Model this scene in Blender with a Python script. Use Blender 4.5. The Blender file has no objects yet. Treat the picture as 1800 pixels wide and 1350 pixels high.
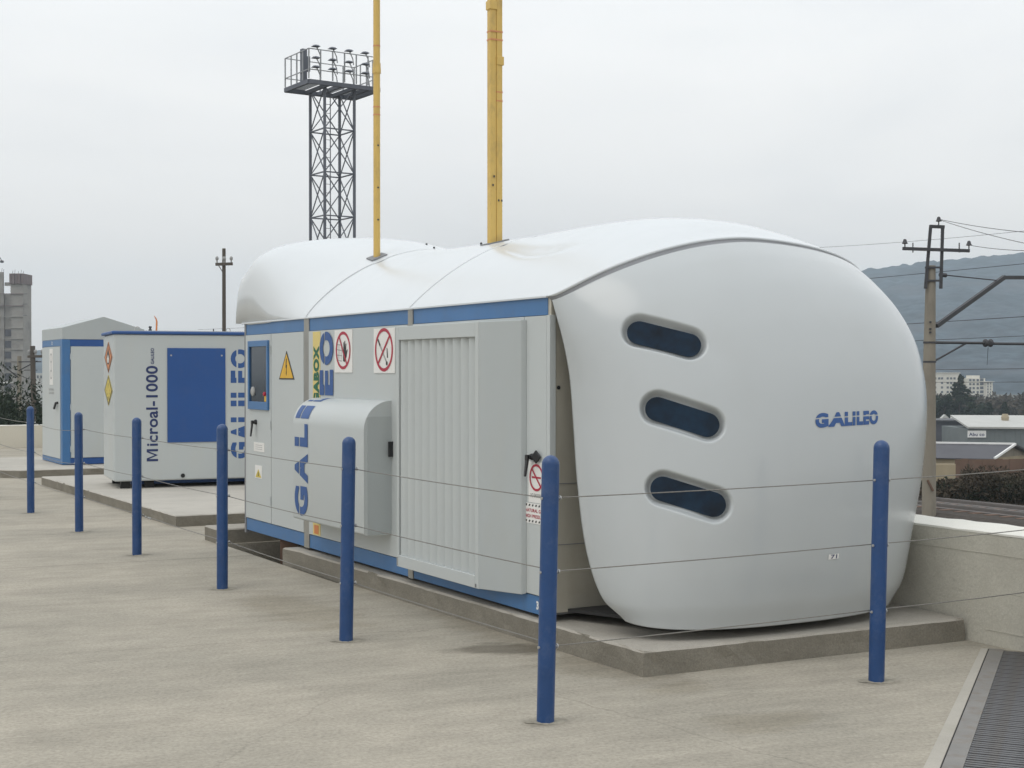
import bpy, bmesh, math, random
import numpy as np
from math import sin, cos, pi, sqrt, copysign, radians, atan2
from mathutils import Vector, Matrix, noise as mnoise
random.seed(7)
S = bpy.context.scene
COL = S.collection

# ------------------------------------------------------------------ camera, sky, sun, exposure
HC = 1.7                      # eye height
FP = 2500.0                   # focal length in photo pixels (1800 wide)
cam_d = bpy.data.cameras.new('camera'); cam = bpy.data.objects.new('camera', cam_d); COL.objects.link(cam)
cam.location = (0, 0, HC); cam_d.sensor_width = 36; cam_d.lens = 36 * FP / 1800
cam.rotation_euler = (radians(90) - 22 / FP, 0, 0)
cam_d.clip_start = .05; cam_d.clip_end = 9000
S.camera = cam

SUN_EL, SUN_AZ = 58, 235      # azimuth clockwise from +Y (north)
world = bpy.data.worlds.new('World'); S.world = world; world.use_nodes = True
nt = world.node_tree; nt.nodes.clear()
def N(tree, typ, **kw):
    n = tree.nodes.new(typ)
    for k, v in kw.items(): setattr(n, k, v)
    return n
def ramp(tree, stops, interp='LINEAR'):
    r = tree.nodes.new('ShaderNodeValToRGB'); r.color_ramp.interpolation = interp
    e = r.color_ramp.elements
    while len(e) < len(stops): e.new(.5)
    for i, (p, c) in enumerate(stops):
        e[i].position = p; e[i].color = (c[0], c[1], c[2], 1) if hasattr(c, '__len__') else (c, c, c, 1)
    return r
L = nt.links.new
tc = N(nt, 'ShaderNodeTexCoord')
sky = N(nt, 'ShaderNodeTexSky', sky_type='NISHITA'); sky.sun_disc = False
sky.sun_elevation = radians(SUN_EL); sky.sun_rotation = radians(SUN_AZ); sky.dust_density = 4
skys = N(nt, 'ShaderNodeVectorMath', operation='SCALE'); skys.inputs['Scale'].default_value = .10
L(sky.outputs[0], skys.inputs[0])
sep = N(nt, 'ShaderNodeSeparateXYZ'); L(tc.outputs['Generated'], sep.inputs[0])
grad = ramp(nt, [(0, (1.03, .93, .81)), (.05, (1.10, 1.02, .93)), (.13, (1.13, 1.10, 1.06)), (.30, (1.15, 1.17, 1.17)), (1, (1.40, 1.44, 1.48))])
L(sep.outputs['Z'], grad.inputs[0])
mp = N(nt, 'ShaderNodeMapping'); mp.inputs['Scale'].default_value = (1.0, 1.0, 3.2); L(tc.outputs['Generated'], mp.inputs[0])
cn = N(nt, 'ShaderNodeTexNoise'); cn.inputs['Scale'].default_value = 2.6; cn.inputs['Detail'].default_value = 5
cn.inputs['Roughness'].default_value = .5; cn.inputs['Distortion'].default_value = .4; L(mp.outputs[0], cn.inputs['Vector'])
cr = ramp(nt, [(.30, (.89, .90, .915)), (.52, (.985, .985, .985)), (.72, (1.05, 1.045, 1.04))]); L(cn.outputs['Fac'], cr.inputs[0])
mul = N(nt, 'ShaderNodeMix', data_type='RGBA', blend_type='MULTIPLY'); mul.inputs[0].default_value = 1
L(grad.outputs[0], mul.inputs[6]); L(cr.outputs[0], mul.inputs[7])
mixs = N(nt, 'ShaderNodeMix', data_type='RGBA'); mixs.inputs[0].default_value = .9
L(skys.outputs[0], mixs.inputs[6]); L(mul.outputs[2], mixs.inputs[7])
bg = N(nt, 'ShaderNodeBackground'); bg.inputs['Strength'].default_value = 1.0
L(mixs.outputs[2], bg.inputs[0]); wo = N(nt, 'ShaderNodeOutputWorld'); L(bg.outputs[0], wo.inputs['Surface'])

sd = bpy.data.lights.new('sun', 'SUN'); sd.energy = .5; sd.angle = radians(35); sd.color = (1, .96, .9)
sun = bpy.data.objects.new('sun', sd); COL.objects.link(sun)
az = radians(SUN_AZ); el = radians(SUN_EL)
sdir = Vector((sin(az) * cos(el), cos(az) * cos(el), sin(el)))
sun.rotation_euler = (-sdir).to_track_quat('-Z', 'Y').to_euler(); sun.location = sdir * 50
S.view_settings.view_transform = 'Standard'; S.view_settings.look = 'None'
S.view_settings.exposure = 0.0; S.view_settings.gamma = 1; S.view_settings.use_curve_mapping = False
S.cycles.volume_bounces = 2

# ------------------------------------------------------------------ materials
def mat(name, col, rough=.6, metal=0, var=0, vscale=3, vstretch=(1, 1, 1), dark=None, dfac=.0, dscale=6,
        bump=0, bscale=40, bstretch=(1, 1, 1), coord='Object', spec=.5, fine=0, fscale=150, rot=(0, 0, 0), coat=0):
    m = bpy.data.materials.new(name); m.use_nodes = True
    t = m.node_tree; l = t.links.new; b = t.nodes['Principled BSDF']
    b.inputs['Roughness'].default_value = rough; b.inputs['Metallic'].default_value = metal
    b.inputs['Specular IOR Level'].default_value = spec
    b.inputs['Coat Weight'].default_value = coat; b.inputs['Coat Roughness'].default_value = .15
    b.inputs['Base Color'].default_value = (*col, 1)
    tcn = N(t, 'ShaderNodeTexCoord'); src = tcn.outputs[coord]
    def nz(scale, stretch, detail=5, ro=.6):
        mp = N(t, 'ShaderNodeMapping'); mp.inputs['Scale'].default_value = stretch; mp.inputs['Rotation'].default_value = rot
        l(src, mp.inputs[0]); n = N(t, 'ShaderNodeTexNoise'); n.inputs['Scale'].default_value = scale
        n.inputs['Detail'].default_value = detail; n.inputs['Roughness'].default_value = ro; l(mp.outputs[0], n.inputs['Vector']); return n
    out = None
    if var:
        n = nz(vscale, vstretch)
        r = ramp(t, [(.25, tuple(c * (1 - var) for c in col)), (.75, tuple(min(1, c * (1 + var)) for c in col))]); l(n.outputs['Fac'], r.inputs[0]); out = r.outputs[0]
    if fine:
        n = nz(fscale, (1, 1, 1), 2); r = ramp(t, [(.3, 1 - fine), (.7, 1 + fine)]); l(n.outputs['Fac'], r.inputs[0])
        mx = N(t, 'ShaderNodeMix', data_type='RGBA', blend_type='MULTIPLY'); mx.inputs[0].default_value = 1
        mx.inputs[6].default_value = (*col, 1)
        if out: l(out, mx.inputs[6])
        l(r.outputs[0], mx.inputs[7]); out = mx.outputs[2]
    if dark is not None:
        n = nz(dscale, vstretch, 6, .65); r = ramp(t, [(.5, 0), (.68, dfac)]); l(n.outputs['Fac'], r.inputs[0])
        mx = N(t, 'ShaderNodeMix', data_type='RGBA'); mx.inputs[6].default_value = (*col, 1); mx.inputs[7].default_value = (*dark, 1)
        if out: l(out, mx.inputs[6])
        l(r.outputs[0], mx.inputs[0]); out = mx.outputs[2]
    if out: l(out, b.inputs['Base Color'])
    if bump:
        n = nz(bscale, bstretch, 6); bp = N(t, 'ShaderNodeBump'); bp.inputs['Strength'].default_value = bump; bp.inputs['Distance'].default_value = .01
        l(n.outputs['Fac'], bp.inputs['Height']); l(bp.outputs[0], b.inputs['Normal'])
    return m
M = {}
M['panel'] = mat('panel_paint', (.50, .53, .525), .42, var=.025, vscale=1.5, dark=(.5, .5, .45), dfac=.22, dscale=3, vstretch=(1, 1, .35), bump=.03, bscale=6)
M['panel2'] = mat('panel_paint_grey', (.42, .45, .45), .45, var=.03, vscale=2, dark=(.42, .42, .38), dfac=.2, dscale=3, vstretch=(1, 1, .4), bump=.03, bscale=6)
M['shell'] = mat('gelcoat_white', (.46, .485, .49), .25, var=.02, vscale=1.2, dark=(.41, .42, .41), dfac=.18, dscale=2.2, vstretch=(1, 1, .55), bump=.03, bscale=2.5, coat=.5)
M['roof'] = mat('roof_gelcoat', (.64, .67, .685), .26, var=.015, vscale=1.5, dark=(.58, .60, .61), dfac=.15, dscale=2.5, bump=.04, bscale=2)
M['blue'] = mat('blue_paint', (.055, .165, .36), .38, var=.08, vscale=3, dark=(.09, .15, .25), dfac=.3, dscale=5, bump=.02)
M['postblue'] = mat('post_blue_paint', (.009, .052, .170), .40, var=.15, vscale=6, dark=(.05, .09, .2), dfac=.5, dscale=14, bump=.08, bscale=60, coat=.15)
M['signblue'] = mat('sign_blue', (.018, .080, .27), .45, var=.06, vscale=2, dark=(.05, .09, .22), dfac=.2)
M['navy'] = mat('navy_print', (.028, .090, .27), .5, var=.06)
M['navyd'] = mat('navy_dark_print', (.02, .035, .12), .5, var=.06)
M['steel'] = mat('stainless', (.42, .41, .37), .38, metal=.75, var=.12, vscale=2, vstretch=(1, 1, 6), bump=.05, bscale=20, bstretch=(1, 1, 12))
M['steelend'] = mat('brushed_end_panel', (.50, .475, .40), .40, metal=.25, var=.10, vscale=1.5, dark=(.34, .29, .2), dfac=.35, dscale=2, bump=.05, bscale=14, bstretch=(1, 1, 8))
M['strap'] = mat('strap_metal', (.36, .35, .32), .42, metal=.55, var=.18, vscale=5, vstretch=(1, 1, .5), bump=.05)
M['seam'] = mat('grey_gasket', (.20, .205, .215), .55, var=.15, vscale=4)
M['dark'] = mat('dark_void', (.012, .012, .013), .8, var=.2)
M['black'] = mat('black_plastic', (.015, .015, .017), .35, var=.2)
M['rubber'] = mat('black_rubber', (.02, .02, .02), .7, var=.2)
M['glass'] = mat('dark_tinted_glass', (.004, .017, .036), .10, var=.7, vscale=7, spec=.2)
M['pane'] = mat('display_glass', (.02, .03, .045), .15, var=.3, vscale=8, spec=.6)
M['white'] = mat('sign_white', (.78, .77, .74), .5, var=.03, dark=(.6, .58, .5), dfac=.2)
M['red'] = mat('sign_red', (.42, .02, .05), .5, var=.12)
M['blackp'] = mat('sign_black', (.02, .02, .02), .5, var=.1)
M['greyp'] = mat('sign_grey', (.35, .35, .34), .5, var=.1)
M['yellow'] = mat('sign_yellow', (.72, .42, .03), .5, var=.08)
M['yellow2'] = mat('sign_yellow_dull', (.60, .47, .07), .5, var=.12)
M['orange'] = mat('sign_orange', (.62, .22, .07), .5, var=.1)
M['paleyel'] = mat('strip_yellow', (.70, .56, .20), .5, var=.08)
M['green'] = mat('print_green', (.005, .12, .06), .5, var=.1)
M['pipe'] = mat('ochre_pipe_paint', (.66, .45, .125), .45, var=.10, vscale=4, vstretch=(1, 1, .5), dark=(.36, .25, .10), dfac=.5, dscale=9, bump=.05, bscale=30)
M['pipered'] = mat('pipe_red_band', (.62, .27, .12), .55, var=.12)
M['cable'] = mat('wire_rope', (.22, .21, .19), .45, metal=.5, var=.25, vscale=60, bump=.3, bscale=400)
M['galv'] = mat('galvanised_steel', (.45, .45, .44), .45, metal=.6, var=.15, vscale=12)
M['conc'] = mat('plinth_concrete', (.37, .345, .30), .9, var=.12, vscale=2.5, dark=(.27, .25, .21), dfac=.55, dscale=3, bump=.45, bscale=35, fine=.10, fscale=120, spec=.2)
M['conc2'] = mat('pale_plinth_concrete', (.46, .435, .385), .9, var=.09, vscale=2, dark=(.36, .34, .30), dfac=.35, dscale=2.5, bump=.4, bscale=35, fine=.07, fscale=120, spec=.2)
M['concshade'] = mat('rough_shaded_side_concrete', (.225, .208, .172), .95, var=.16, vscale=3, dark=(.19, .175, .145), dfac=.6, dscale=3.5, bump=.7, bscale=40, fine=.14, fscale=110, spec=.1)  # plinth sides: rough concrete, darkened so their shade is painted into the colour
M['wallc'] = mat('wall_render', (.52, .50, .43), .9, var=.08, vscale=1.5, dark=(.42, .40, .34), dfac=.5, dscale=2, bump=.6, bscale=26, fine=.08, fscale=80, spec=.2)
M['cream'] = mat('cream_wall_render', (.62, .585, .50), .9, var=.05, vscale=1, dark=(.5, .47, .39), dfac=.4, dscale=1.5, bump=.3, bscale=20, spec=.2)
M['coping'] = mat('white_coping', (.78, .765, .70), .85, var=.05, vscale=3, dark=(.6, .58, .5), dfac=.2, dscale=6, bump=.5, bscale=30, spec=.2)
M['grate'] = mat('grate_steel', (.15, .15, .155), .5, metal=.5, var=.2, vscale=6, dark=(.16, .12, .08), dfac=.3, dscale=8)
M['gframe'] = mat('grate_frame_steel', (.25, .24, .225), .55, metal=.35, var=.12, vscale=5, dark=(.2, .14, .09), dfac=.4, dscale=9, bump=.15, bscale=60)
M['mast'] = mat('mast_paint', (.12, .13, .155), .6, var=.25, vscale=.6)
M['mastl'] = mat('mast_pale_steel', (.35, .36, .37), .5, metal=.3, var=.2, vscale=2)
M['pole'] = mat('weathered_pole', (.10, .085, .07), .85, var=.25, vscale=3, vstretch=(1, 1, .1))
M['concpole'] = mat('catenary_concrete', (.27, .245, .20), .9, var=.12, vscale=1.2, vstretch=(1, 1, .35), dark=(.16, .145, .12), dfac=.55, dscale=1.5, bump=.3, bscale=12, spec=.2)
M['iron'] = mat('dark_iron', (.05, .05, .055), .6, var=.2)
M['towc'] = mat('raw_tower_concrete', (.31, .295, .27), .95, var=.12, vscale=.25, dark=(.15, .14, .13), dfac=.5, dscale=.3, bump=.2, bscale=3, spec=.1)
M['towr'] = mat('formwork_boards', (.17, .13, .125), .9, var=.3, vscale=1.2, vstretch=(1, 1, .1))
M['soil'] = mat('scrub_soil', (.095, .08, .055), .95, var=.3, vscale=.2, dark=(.04, .045, .025), dfac=.8, dscale=.5, spec=.1)
M['ballast'] = mat('ballast', (.075, .066, .058), .95, var=.3, vscale=6, spec=.1)
M['railm'] = mat('rail_steel', (.24, .225, .215), .5, metal=.4, var=.1)
M['rust'] = mat('rusty_brown', (.16, .10, .07), .9, var=.3, vscale=.6, dark=(.07, .05, .04), dfac=.7, dscale=1.2)
M['roofg'] = mat('grey_sheet_roof', (.085, .085, .095), .75, var=.14, vscale=.6)
M['whitef'] = mat('white_fascia', (.82, .82, .80), .6, var=.05)
M['shed'] = mat('green_grey_shed_wall', (.155, .175, .175), .8, var=.10, vscale=.5)
M['shedd'] = mat('dark_shed_wall', (.10, .10, .115), .85, var=.2, vscale=.4)
M['shedroof'] = mat('pale_shed_roof', (.48, .48, .45), .7, var=.08, vscale=.5)
M['flat'] = mat('apartment_render', (.66, .63, .55), .85, var=.06, vscale=.2)
M['flatw'] = mat('apartment_window', (.06, .07, .08), .3, var=.2)
M['tan'] = mat('tan_wall', (.36, .30, .20), .9, var=.12, vscale=.8)
M['leafd'] = mat('evergreen_leaf', (.018, .030, .016), .7, var=.4, vscale=.8, dark=(.035, .04, .016), dfac=.5, dscale=1.5, spec=.2)
M['leafb'] = mat('bare_scrub', (.058, .046, .032), .8, var=.35, vscale=.5, dark=(.025, .03, .014), dfac=.9, dscale=.35, spec=.15)
M['bark'] = mat('bark', (.06, .048, .035), .95, var=.25)
M['hill'] = mat('wooded_hillside_haze_tint', (.034, .046, .056), .95, var=.75, vscale=.022, dark=(.072, .068, .072), dfac=.7, dscale=.01, bump=1, bscale=.12, fine=.75, fscale=.07, spec=0)  # base colour shifted to blue, painting in part of the distance haze

# brushed yard concrete
def yard_mat():
    m = bpy.data.materials.new('brushed_yard_concrete'); m.use_nodes = True
    t = m.node_tree; l = t.links.new; b = t.nodes['Principled BSDF']; b.inputs['Roughness'].default_value = .92; b.inputs['Specular IOR Level'].default_value = .2
    g = N(t, 'ShaderNodeTexCoord')
    def nz(scale, st, rot=0, det=6, ro=.6):
        mp = N(t, 'ShaderNodeMapping'); mp.vector_type = 'TEXTURE'; mp.inputs['Rotation'].default_value = (0, 0, rot); mp.inputs['Scale'].default_value = st
        l(g.outputs['Object'], mp.inputs[0]); n = N(t, 'ShaderNodeTexNoise'); n.inputs['Scale'].default_value = scale; n.inputs['Detail'].default_value = det
        n.inputs['Roughness'].default_value = ro; l(mp.outputs[0], n.inputs['Vector']); return n.outputs['Fac']
    def mulc(a, fac, stops):
        r = ramp(t, stops); l(fac, r.inputs[0]); x = N(t, 'ShaderNodeMix', data_type='RGBA', blend_type='MULTIPLY'); x.inputs[0].default_value = 1
        if isinstance(a, tuple): x.inputs[6].default_value = (*a, 1)
        else: l(a, x.inputs[6])
        l(r.outputs[0], x.inputs[7]); return x.outputs[2]
    a = mulc((.375, .344, .285), nz(.55, (1, 1, 1)), [(.3, (.84, .85, .85)), (.7, (1.12, 1.11, 1.10))])
    a = mulc(a, nz(1.3, (3.5, .55, 1), radians(22), 8, .7), [(.33, .86), (.5, 1.0), (.7, 1.08)])
    a = mulc(a, nz(9, (4, .5, 1), radians(24), 5, .6), [(.3, .96), (.7, 1.04)])
    a = mulc(a, nz(45, (1, 1, 1), 0, 4, .7), [(.3, .78), (.5, 1), (.72, 1.18)])
    a = mulc(a, nz(4.5, (1.2, .9, 1), radians(30), 6, .7), [(.3, .90), (.7, 1.08)])
    v = N(t, 'ShaderNodeTexVoronoi'); v.inputs['Scale'].default_value = 9; l(g.outputs['Object'], v.inputs['Vector'])
    r = ramp(t, [(.012, .45), (.05, 1)]); l(v.outputs['Distance'], r.inputs[0])
    x = N(t, 'ShaderNodeMix', data_type='RGBA', blend_type='MULTIPLY'); x.inputs[0].default_value = .55; l(a, x.inputs[6]); l(r.outputs[0], x.inputs[7]); a = x.outputs[2]
    # damp stains beside the plinth (their own ragged shape)
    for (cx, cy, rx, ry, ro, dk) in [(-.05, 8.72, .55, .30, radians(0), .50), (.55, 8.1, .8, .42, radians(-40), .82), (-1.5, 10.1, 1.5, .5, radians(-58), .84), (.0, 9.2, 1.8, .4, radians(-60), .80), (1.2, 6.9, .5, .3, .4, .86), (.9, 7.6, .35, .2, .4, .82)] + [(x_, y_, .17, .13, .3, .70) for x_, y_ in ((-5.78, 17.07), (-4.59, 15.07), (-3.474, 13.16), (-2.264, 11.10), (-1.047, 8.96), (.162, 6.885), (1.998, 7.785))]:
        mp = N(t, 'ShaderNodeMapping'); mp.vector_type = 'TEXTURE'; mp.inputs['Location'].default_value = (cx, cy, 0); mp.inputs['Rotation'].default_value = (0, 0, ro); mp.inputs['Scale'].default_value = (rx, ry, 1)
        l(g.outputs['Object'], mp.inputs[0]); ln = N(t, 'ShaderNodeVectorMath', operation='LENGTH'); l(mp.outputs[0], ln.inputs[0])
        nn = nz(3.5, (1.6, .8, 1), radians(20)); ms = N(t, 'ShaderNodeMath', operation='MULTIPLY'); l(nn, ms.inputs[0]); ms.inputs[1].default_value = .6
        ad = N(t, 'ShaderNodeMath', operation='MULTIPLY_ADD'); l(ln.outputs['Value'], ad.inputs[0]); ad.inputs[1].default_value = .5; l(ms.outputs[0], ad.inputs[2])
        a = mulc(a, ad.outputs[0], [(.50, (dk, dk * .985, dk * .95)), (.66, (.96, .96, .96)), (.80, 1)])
    # hairline cracks and a cast joint
    for (cx, cy, ro, ln_, wd, dk, wob) in [(.9, 6.6, radians(-52), 1.3, .003, .84, .10), (-2.6, 8.6, radians(20), 2.2, .003, .85, .16), (-1.2, 6.4, radians(75), 1.0, .0025, .88, .12), (-4.5, 12.2, radians(24), 6, .005, .70, .02)]:
        mp = N(t, 'ShaderNodeMapping'); mp.vector_type = 'TEXTURE'; mp.inputs['Location'].default_value = (cx, cy, 0); mp.inputs['Rotation'].default_value = (0, 0, ro); l(g.outputs['Object'], mp.inputs[0])
        sx = N(t, 'ShaderNodeSeparateXYZ'); l(mp.outputs[0], sx.inputs[0])
        m1 = N(t, 'ShaderNodeMath', operation='MULTIPLY_ADD'); l(nz(2.2, (1, 1, 1), 0, 6, .65), m1.inputs[0]); m1.inputs[1].default_value = wob * 2; l(sx.outputs['Y'], m1.inputs[2])
        m2 = N(t, 'ShaderNodeMath', operation='SUBTRACT'); l(m1.outputs[0], m2.inputs[0]); m2.inputs[1].default_value = wob
        m3 = N(t, 'ShaderNodeMath', operation='ABSOLUTE'); l(m2.outputs[0], m3.inputs[0])
        m4 = N(t, 'ShaderNodeMath', operation='ABSOLUTE'); l(sx.outputs['X'], m4.inputs[0])
        m5 = N(t, 'ShaderNodeMath', operation='GREATER_THAN'); l(m4.outputs[0], m5.inputs[0]); m5.inputs[1].default_value = ln_
        m6 = N(t, 'ShaderNodeMath', operation='MULTIPLY_ADD'); l(m5.outputs[0], m6.inputs[0]); m6.inputs[1].default_value = 10; l(m3.outputs[0], m6.inputs[2])
        m7 = N(t, 'ShaderNodeMath', operation='DIVIDE'); l(m6.outputs[0], m7.inputs[0]); m7.inputs[1].default_value = wd * 4
        a = mulc(a, m7.outputs[0], [(0, dk), (.35, dk), (.8, 1)])
    l(a, b.inputs['Base Color'])
    bp = N(t, 'ShaderNodeBump'); bp.inputs['Strength'].default_value = .5; bp.inputs['Distance'].default_value = .01
    l(nz(28, (3, .7, 1), radians(23), 7, .7), bp.inputs['Height']); l(bp.outputs[0], b.inputs['Normal'])
    return m
M['yard'] = yard_mat()

# ------------------------------------------------------------------ mesh helpers
class MB:
    def __init__(s): s.v = []; s.f = []
    def add(s, vs, fs):
        o = len(s.v); s.v += [tuple(p) for p in vs]; s.f += [tuple(i + o for i in q) for q in fs]; return s
    def box(s, x0, x1, y0, y1, z0, z1):
        v = [(x, y, z) for z in (z0, z1) for y in (y0, y1) for x in (x0, x1)]
        return s.add(v, [(0, 2, 3, 1), (4, 5, 7, 6), (0, 1, 5, 4), (2, 6, 7, 3), (0, 4, 6, 2), (1, 3, 7, 5)])
    def prism(s, poly, d, cap=True):       # poly: list of 3D points, d: extrude vector
        n = len(poly); d = Vector(d); a = [Vector(p) for p in poly]; b = [p + d for p in a]
        f = [(i, (i + 1) % n, n + (i + 1) % n, n + i) for i in range(n)]
        if cap: f += [tuple(range(n))[::-1], tuple(range(n, 2 * n))]
        return s.add(a + b, f)
    def tube(s, pts, r, n=8, cap=True):
        pts = [Vector(p) for p in pts]; rr = r if hasattr(r, '__len__') else [r] * len(pts)
        rings = []; up0 = None
        for i, p in enumerate(pts):
            t = (pts[min(i + 1, len(pts) - 1)] - pts[max(i - 1, 0)]).normalized()
            if up0 is None: up0 = Vector((0, 0, 1)) if abs(t.z) < .9 else Vector((0, 1, 0))
            x = t.cross(up0).normalized(); y = x.cross(t).normalized(); up0 = y
            rings.append([p + (x * cos(2 * pi * k / n) + y * sin(2 * pi * k / n)) * rr[i] for k in range(n)])
        o = [v for q in rings for v in q]
        f = [(i * n + k, i * n + (k + 1) % n, (i + 1) * n + (k + 1) % n, (i + 1) * n + k) for i in range(len(pts) - 1) for k in range(n)]
        if cap: f += [tuple(range(n))[::-1], tuple((len(pts) - 1) * n + k for k in range(n))]
        return s.add(o, f)
    def bar(s, p, q, w, h=None):
        h = h or w; p = Vector(p); q = Vector(q); t = (q - p).normalized(); up = Vector((0, 0, 1)) if abs(t.z) < .9 else Vector((0, 1, 0))
        x = t.cross(up).normalized() * w / 2; y = x.cross(t).normalized() * h / 2
        return s.prism([p - x - y, p + x - y, p + x + y, p - x + y], q - p)
    def lathe(s, prof, n=20, c=(0, 0)):
        v = []; f = []
        for (r, z) in prof: v += [(c[0] + r * cos(2 * pi * k / n), c[1] + r * sin(2 * pi * k / n), z) for k in range(n)]
        for i in range(len(prof) - 1): f += [(i * n + k, i * n + (k + 1) % n, (i + 1) * n + (k + 1) % n, (i + 1) * n + k) for k in range(n)]
        f += [tuple(range(n))[::-1], tuple((len(prof) - 1) * n + k for k in range(n))]
        return s.add(v, f)
    def grid(s, P):
        n = len(P); m = len(P[0])
        return s.add([p for r in P for p in r], [(i * m + j, i * m + j + 1, (i + 1) * m + j + 1, (i + 1) * m + j) for i in range(n - 1) for j in range(m - 1)])
    def build(s, name, m, parent=None, smooth=False, bevel=0, label=None, loc=None, solid=0, fixn=True):
        me = bpy.data.meshes.new(name); me.from_pydata(s.v, [], s.f); me.update()
        if fixn:
            b = bmesh.new(); b.from_mesh(me); bmesh.ops.recalc_face_normals(b, faces=b.faces); b.to_mesh(me); b.free()
        me.materials.append(M[m] if isinstance(m, str) else m)
        if smooth:
            me.shade_smooth()
            if smooth != 'all': me.set_sharp_from_angle(angle=radians(38))
        o = bpy.data.objects.new(name, me); COL.objects.link(o)
        if parent: o.parent = parent
        if loc: o.location = loc
        if bevel:
            bm_ = o.modifiers.new('bevel', 'BEVEL'); bm_.width = bevel; bm_.segments = 2; bm_.limit_method = 'ANGLE'
        if solid:
            sm = o.modifiers.new('solid', 'SOLIDIFY'); sm.thickness = solid; sm.offset = -1
        if label: o['label'] = label
        return o
def box(*a): return MB().box(*a)
def tag(o, label, cat, group=None, kind=None):
    if kind: o['kind'] = kind
    if label: o['label'] = label
    if cat: o['category'] = cat
    if group: o['group'] = group
    return o
def empty(name, loc=(0, 0, 0), rz=0):
    o = bpy.data.objects.new(name, None); COL.objects.link(o); o.location = loc; o.rotation_euler = (0, 0, rz); o.empty_display_size = .2; return o
def copytree(o, parent=None):
    c = o.copy(); COL.objects.link(c); c.parent = parent
    for ch in [x for x in o.children]: copytree(ch, c)
    return c
def ip(x, xs, ys):
    if x <= xs[0]: return ys[0]
    if x >= xs[-1]: return ys[-1]
    i = max(k for k in range(len(xs) - 1) if xs[k] <= x)
    h = xs[i + 1] - xs[i]; u = (x - xs[i]) / h
    def m(k):
        if k == 0: return (ys[1] - ys[0]) / (xs[1] - xs[0])
        if k == len(xs) - 1: return (ys[-1] - ys[-2]) / (xs[-1] - xs[-2])
        return (ys[k + 1] - ys[k - 1]) / (xs[k + 1] - xs[k - 1])
    return (2 * u**3 - 3 * u * u + 1) * ys[i] + (u**3 - 2 * u * u + u) * h * m(i) + (-2 * u**3 + 3 * u * u) * ys[i + 1] + (u**3 - u * u) * h * m(i + 1)
def W(px, py, Y): return Vector(((px - 900) / FP * Y, Y, HC - (py - 653) / FP * Y))
def sst(a, b, x): x = max(0, min(1, (x - a) / (b - a))); return x * x * (3 - 2 * x)

# flat print on a plane: origin, right axis, up axis, normal (local to the parent)
class Plane:
    def __init__(s, o, a, b, n): s.o, s.a, s.b, s.n = Vector(o), Vector(a), Vector(b), Vector(n)
    def P(s, x, y, d=0): return s.o + s.a * x + s.b * y + s.n * d
def flat(mb, pl, poly, d=.002, th=.0015):
    return mb.prism([pl.P(x, y, d) for x, y in poly], pl.n * th)
def circ(cx, cy, r, n=28, a0=0, a1=2 * pi): return [(cx + r * cos(a0 + (a1 - a0) * k / n), cy + r * sin(a0 + (a1 - a0) * k / n)) for k in range(n + (0 if a1 - a0 > 6.28 else 1))]
def ring(mb, pl, cx, cy, r0, r1, d, n=32):
    A = [pl.P(x, y, d) for x, y in circ(cx, cy, r1, n)]; B = [pl.P(x, y, d) for x, y in circ(cx, cy, r0, n)]
    return mb.add(A + B, [(i, (i + 1) % n, n + (i + 1) % n, n + i) for i in range(n)])
_tc = {}
def glyphs(txt, bold=.0, slit=None, cuts=0):
    """verts, faces of a string, scaled to the unit box (w,h natural size kept apart)"""
    key = (txt, bold, slit, cuts)
    if key in _tc: return _tc[key]
    cu = bpy.data.curves.new('text', 'FONT'); cu.body = txt; cu.offset = bold; cu.resolution_u = 6; cu.space_character = 1.0 + bold * 2.2
    ob = bpy.data.objects.new('text', cu); COL.objects.link(ob); dg = bpy.context.evaluated_depsgraph_get()
    me = bpy.data.meshes.new_from_object(ob.evaluated_get(dg)); bpy.data.objects.remove(ob); bpy.data.curves.remove(cu)
    b = bmesh.new(); b.from_mesh(me); bpy.data.meshes.remove(me)
    xs = [v.co.x for v in b.verts]; ys = [v.co.y for v in b.verts]; x0, x1, y0, y1 = min(xs), max(xs), min(ys), max(ys)
    for v in b.verts: v.co.x = (v.co.x - x0) / (x1 - x0); v.co.y = (v.co.y - y0) / (y1 - y0); v.co.z = 0
    for f in (slit or ()):
        bmesh.ops.bisect_plane(b, geom=b.verts[:] + b.edges[:] + b.faces[:], plane_co=(0, f, 0), plane_no=(0, 1, 0))
    if slit:
        bmesh.ops.delete(b, geom=[f for f in b.faces if slit[0] < f.calc_center_median().y < slit[1]], context='FACES')
    for k in range(1, cuts):
        bmesh.ops.bisect_plane(b, geom=b.verts[:] + b.edges[:] + b.faces[:], plane_co=(k / cuts, 0, 0), plane_no=(1, 0, 0))
    b.verts.index_update()
    r = ([(v.co.x, v.co.y) for v in b.verts], [tuple(v.index for v in f.verts) for f in b.faces], (x1 - x0) / (y1 - y0)); b.free(); _tc[key] = r
    return r
def text(mb, fn, txt, bold=0, slit=None, cuts=0):
    v, f, asp = glyphs(txt, bold, slit, cuts); return mb.add([fn(x, y) for x, y in v], f)
SL = (.56, .66)

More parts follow.
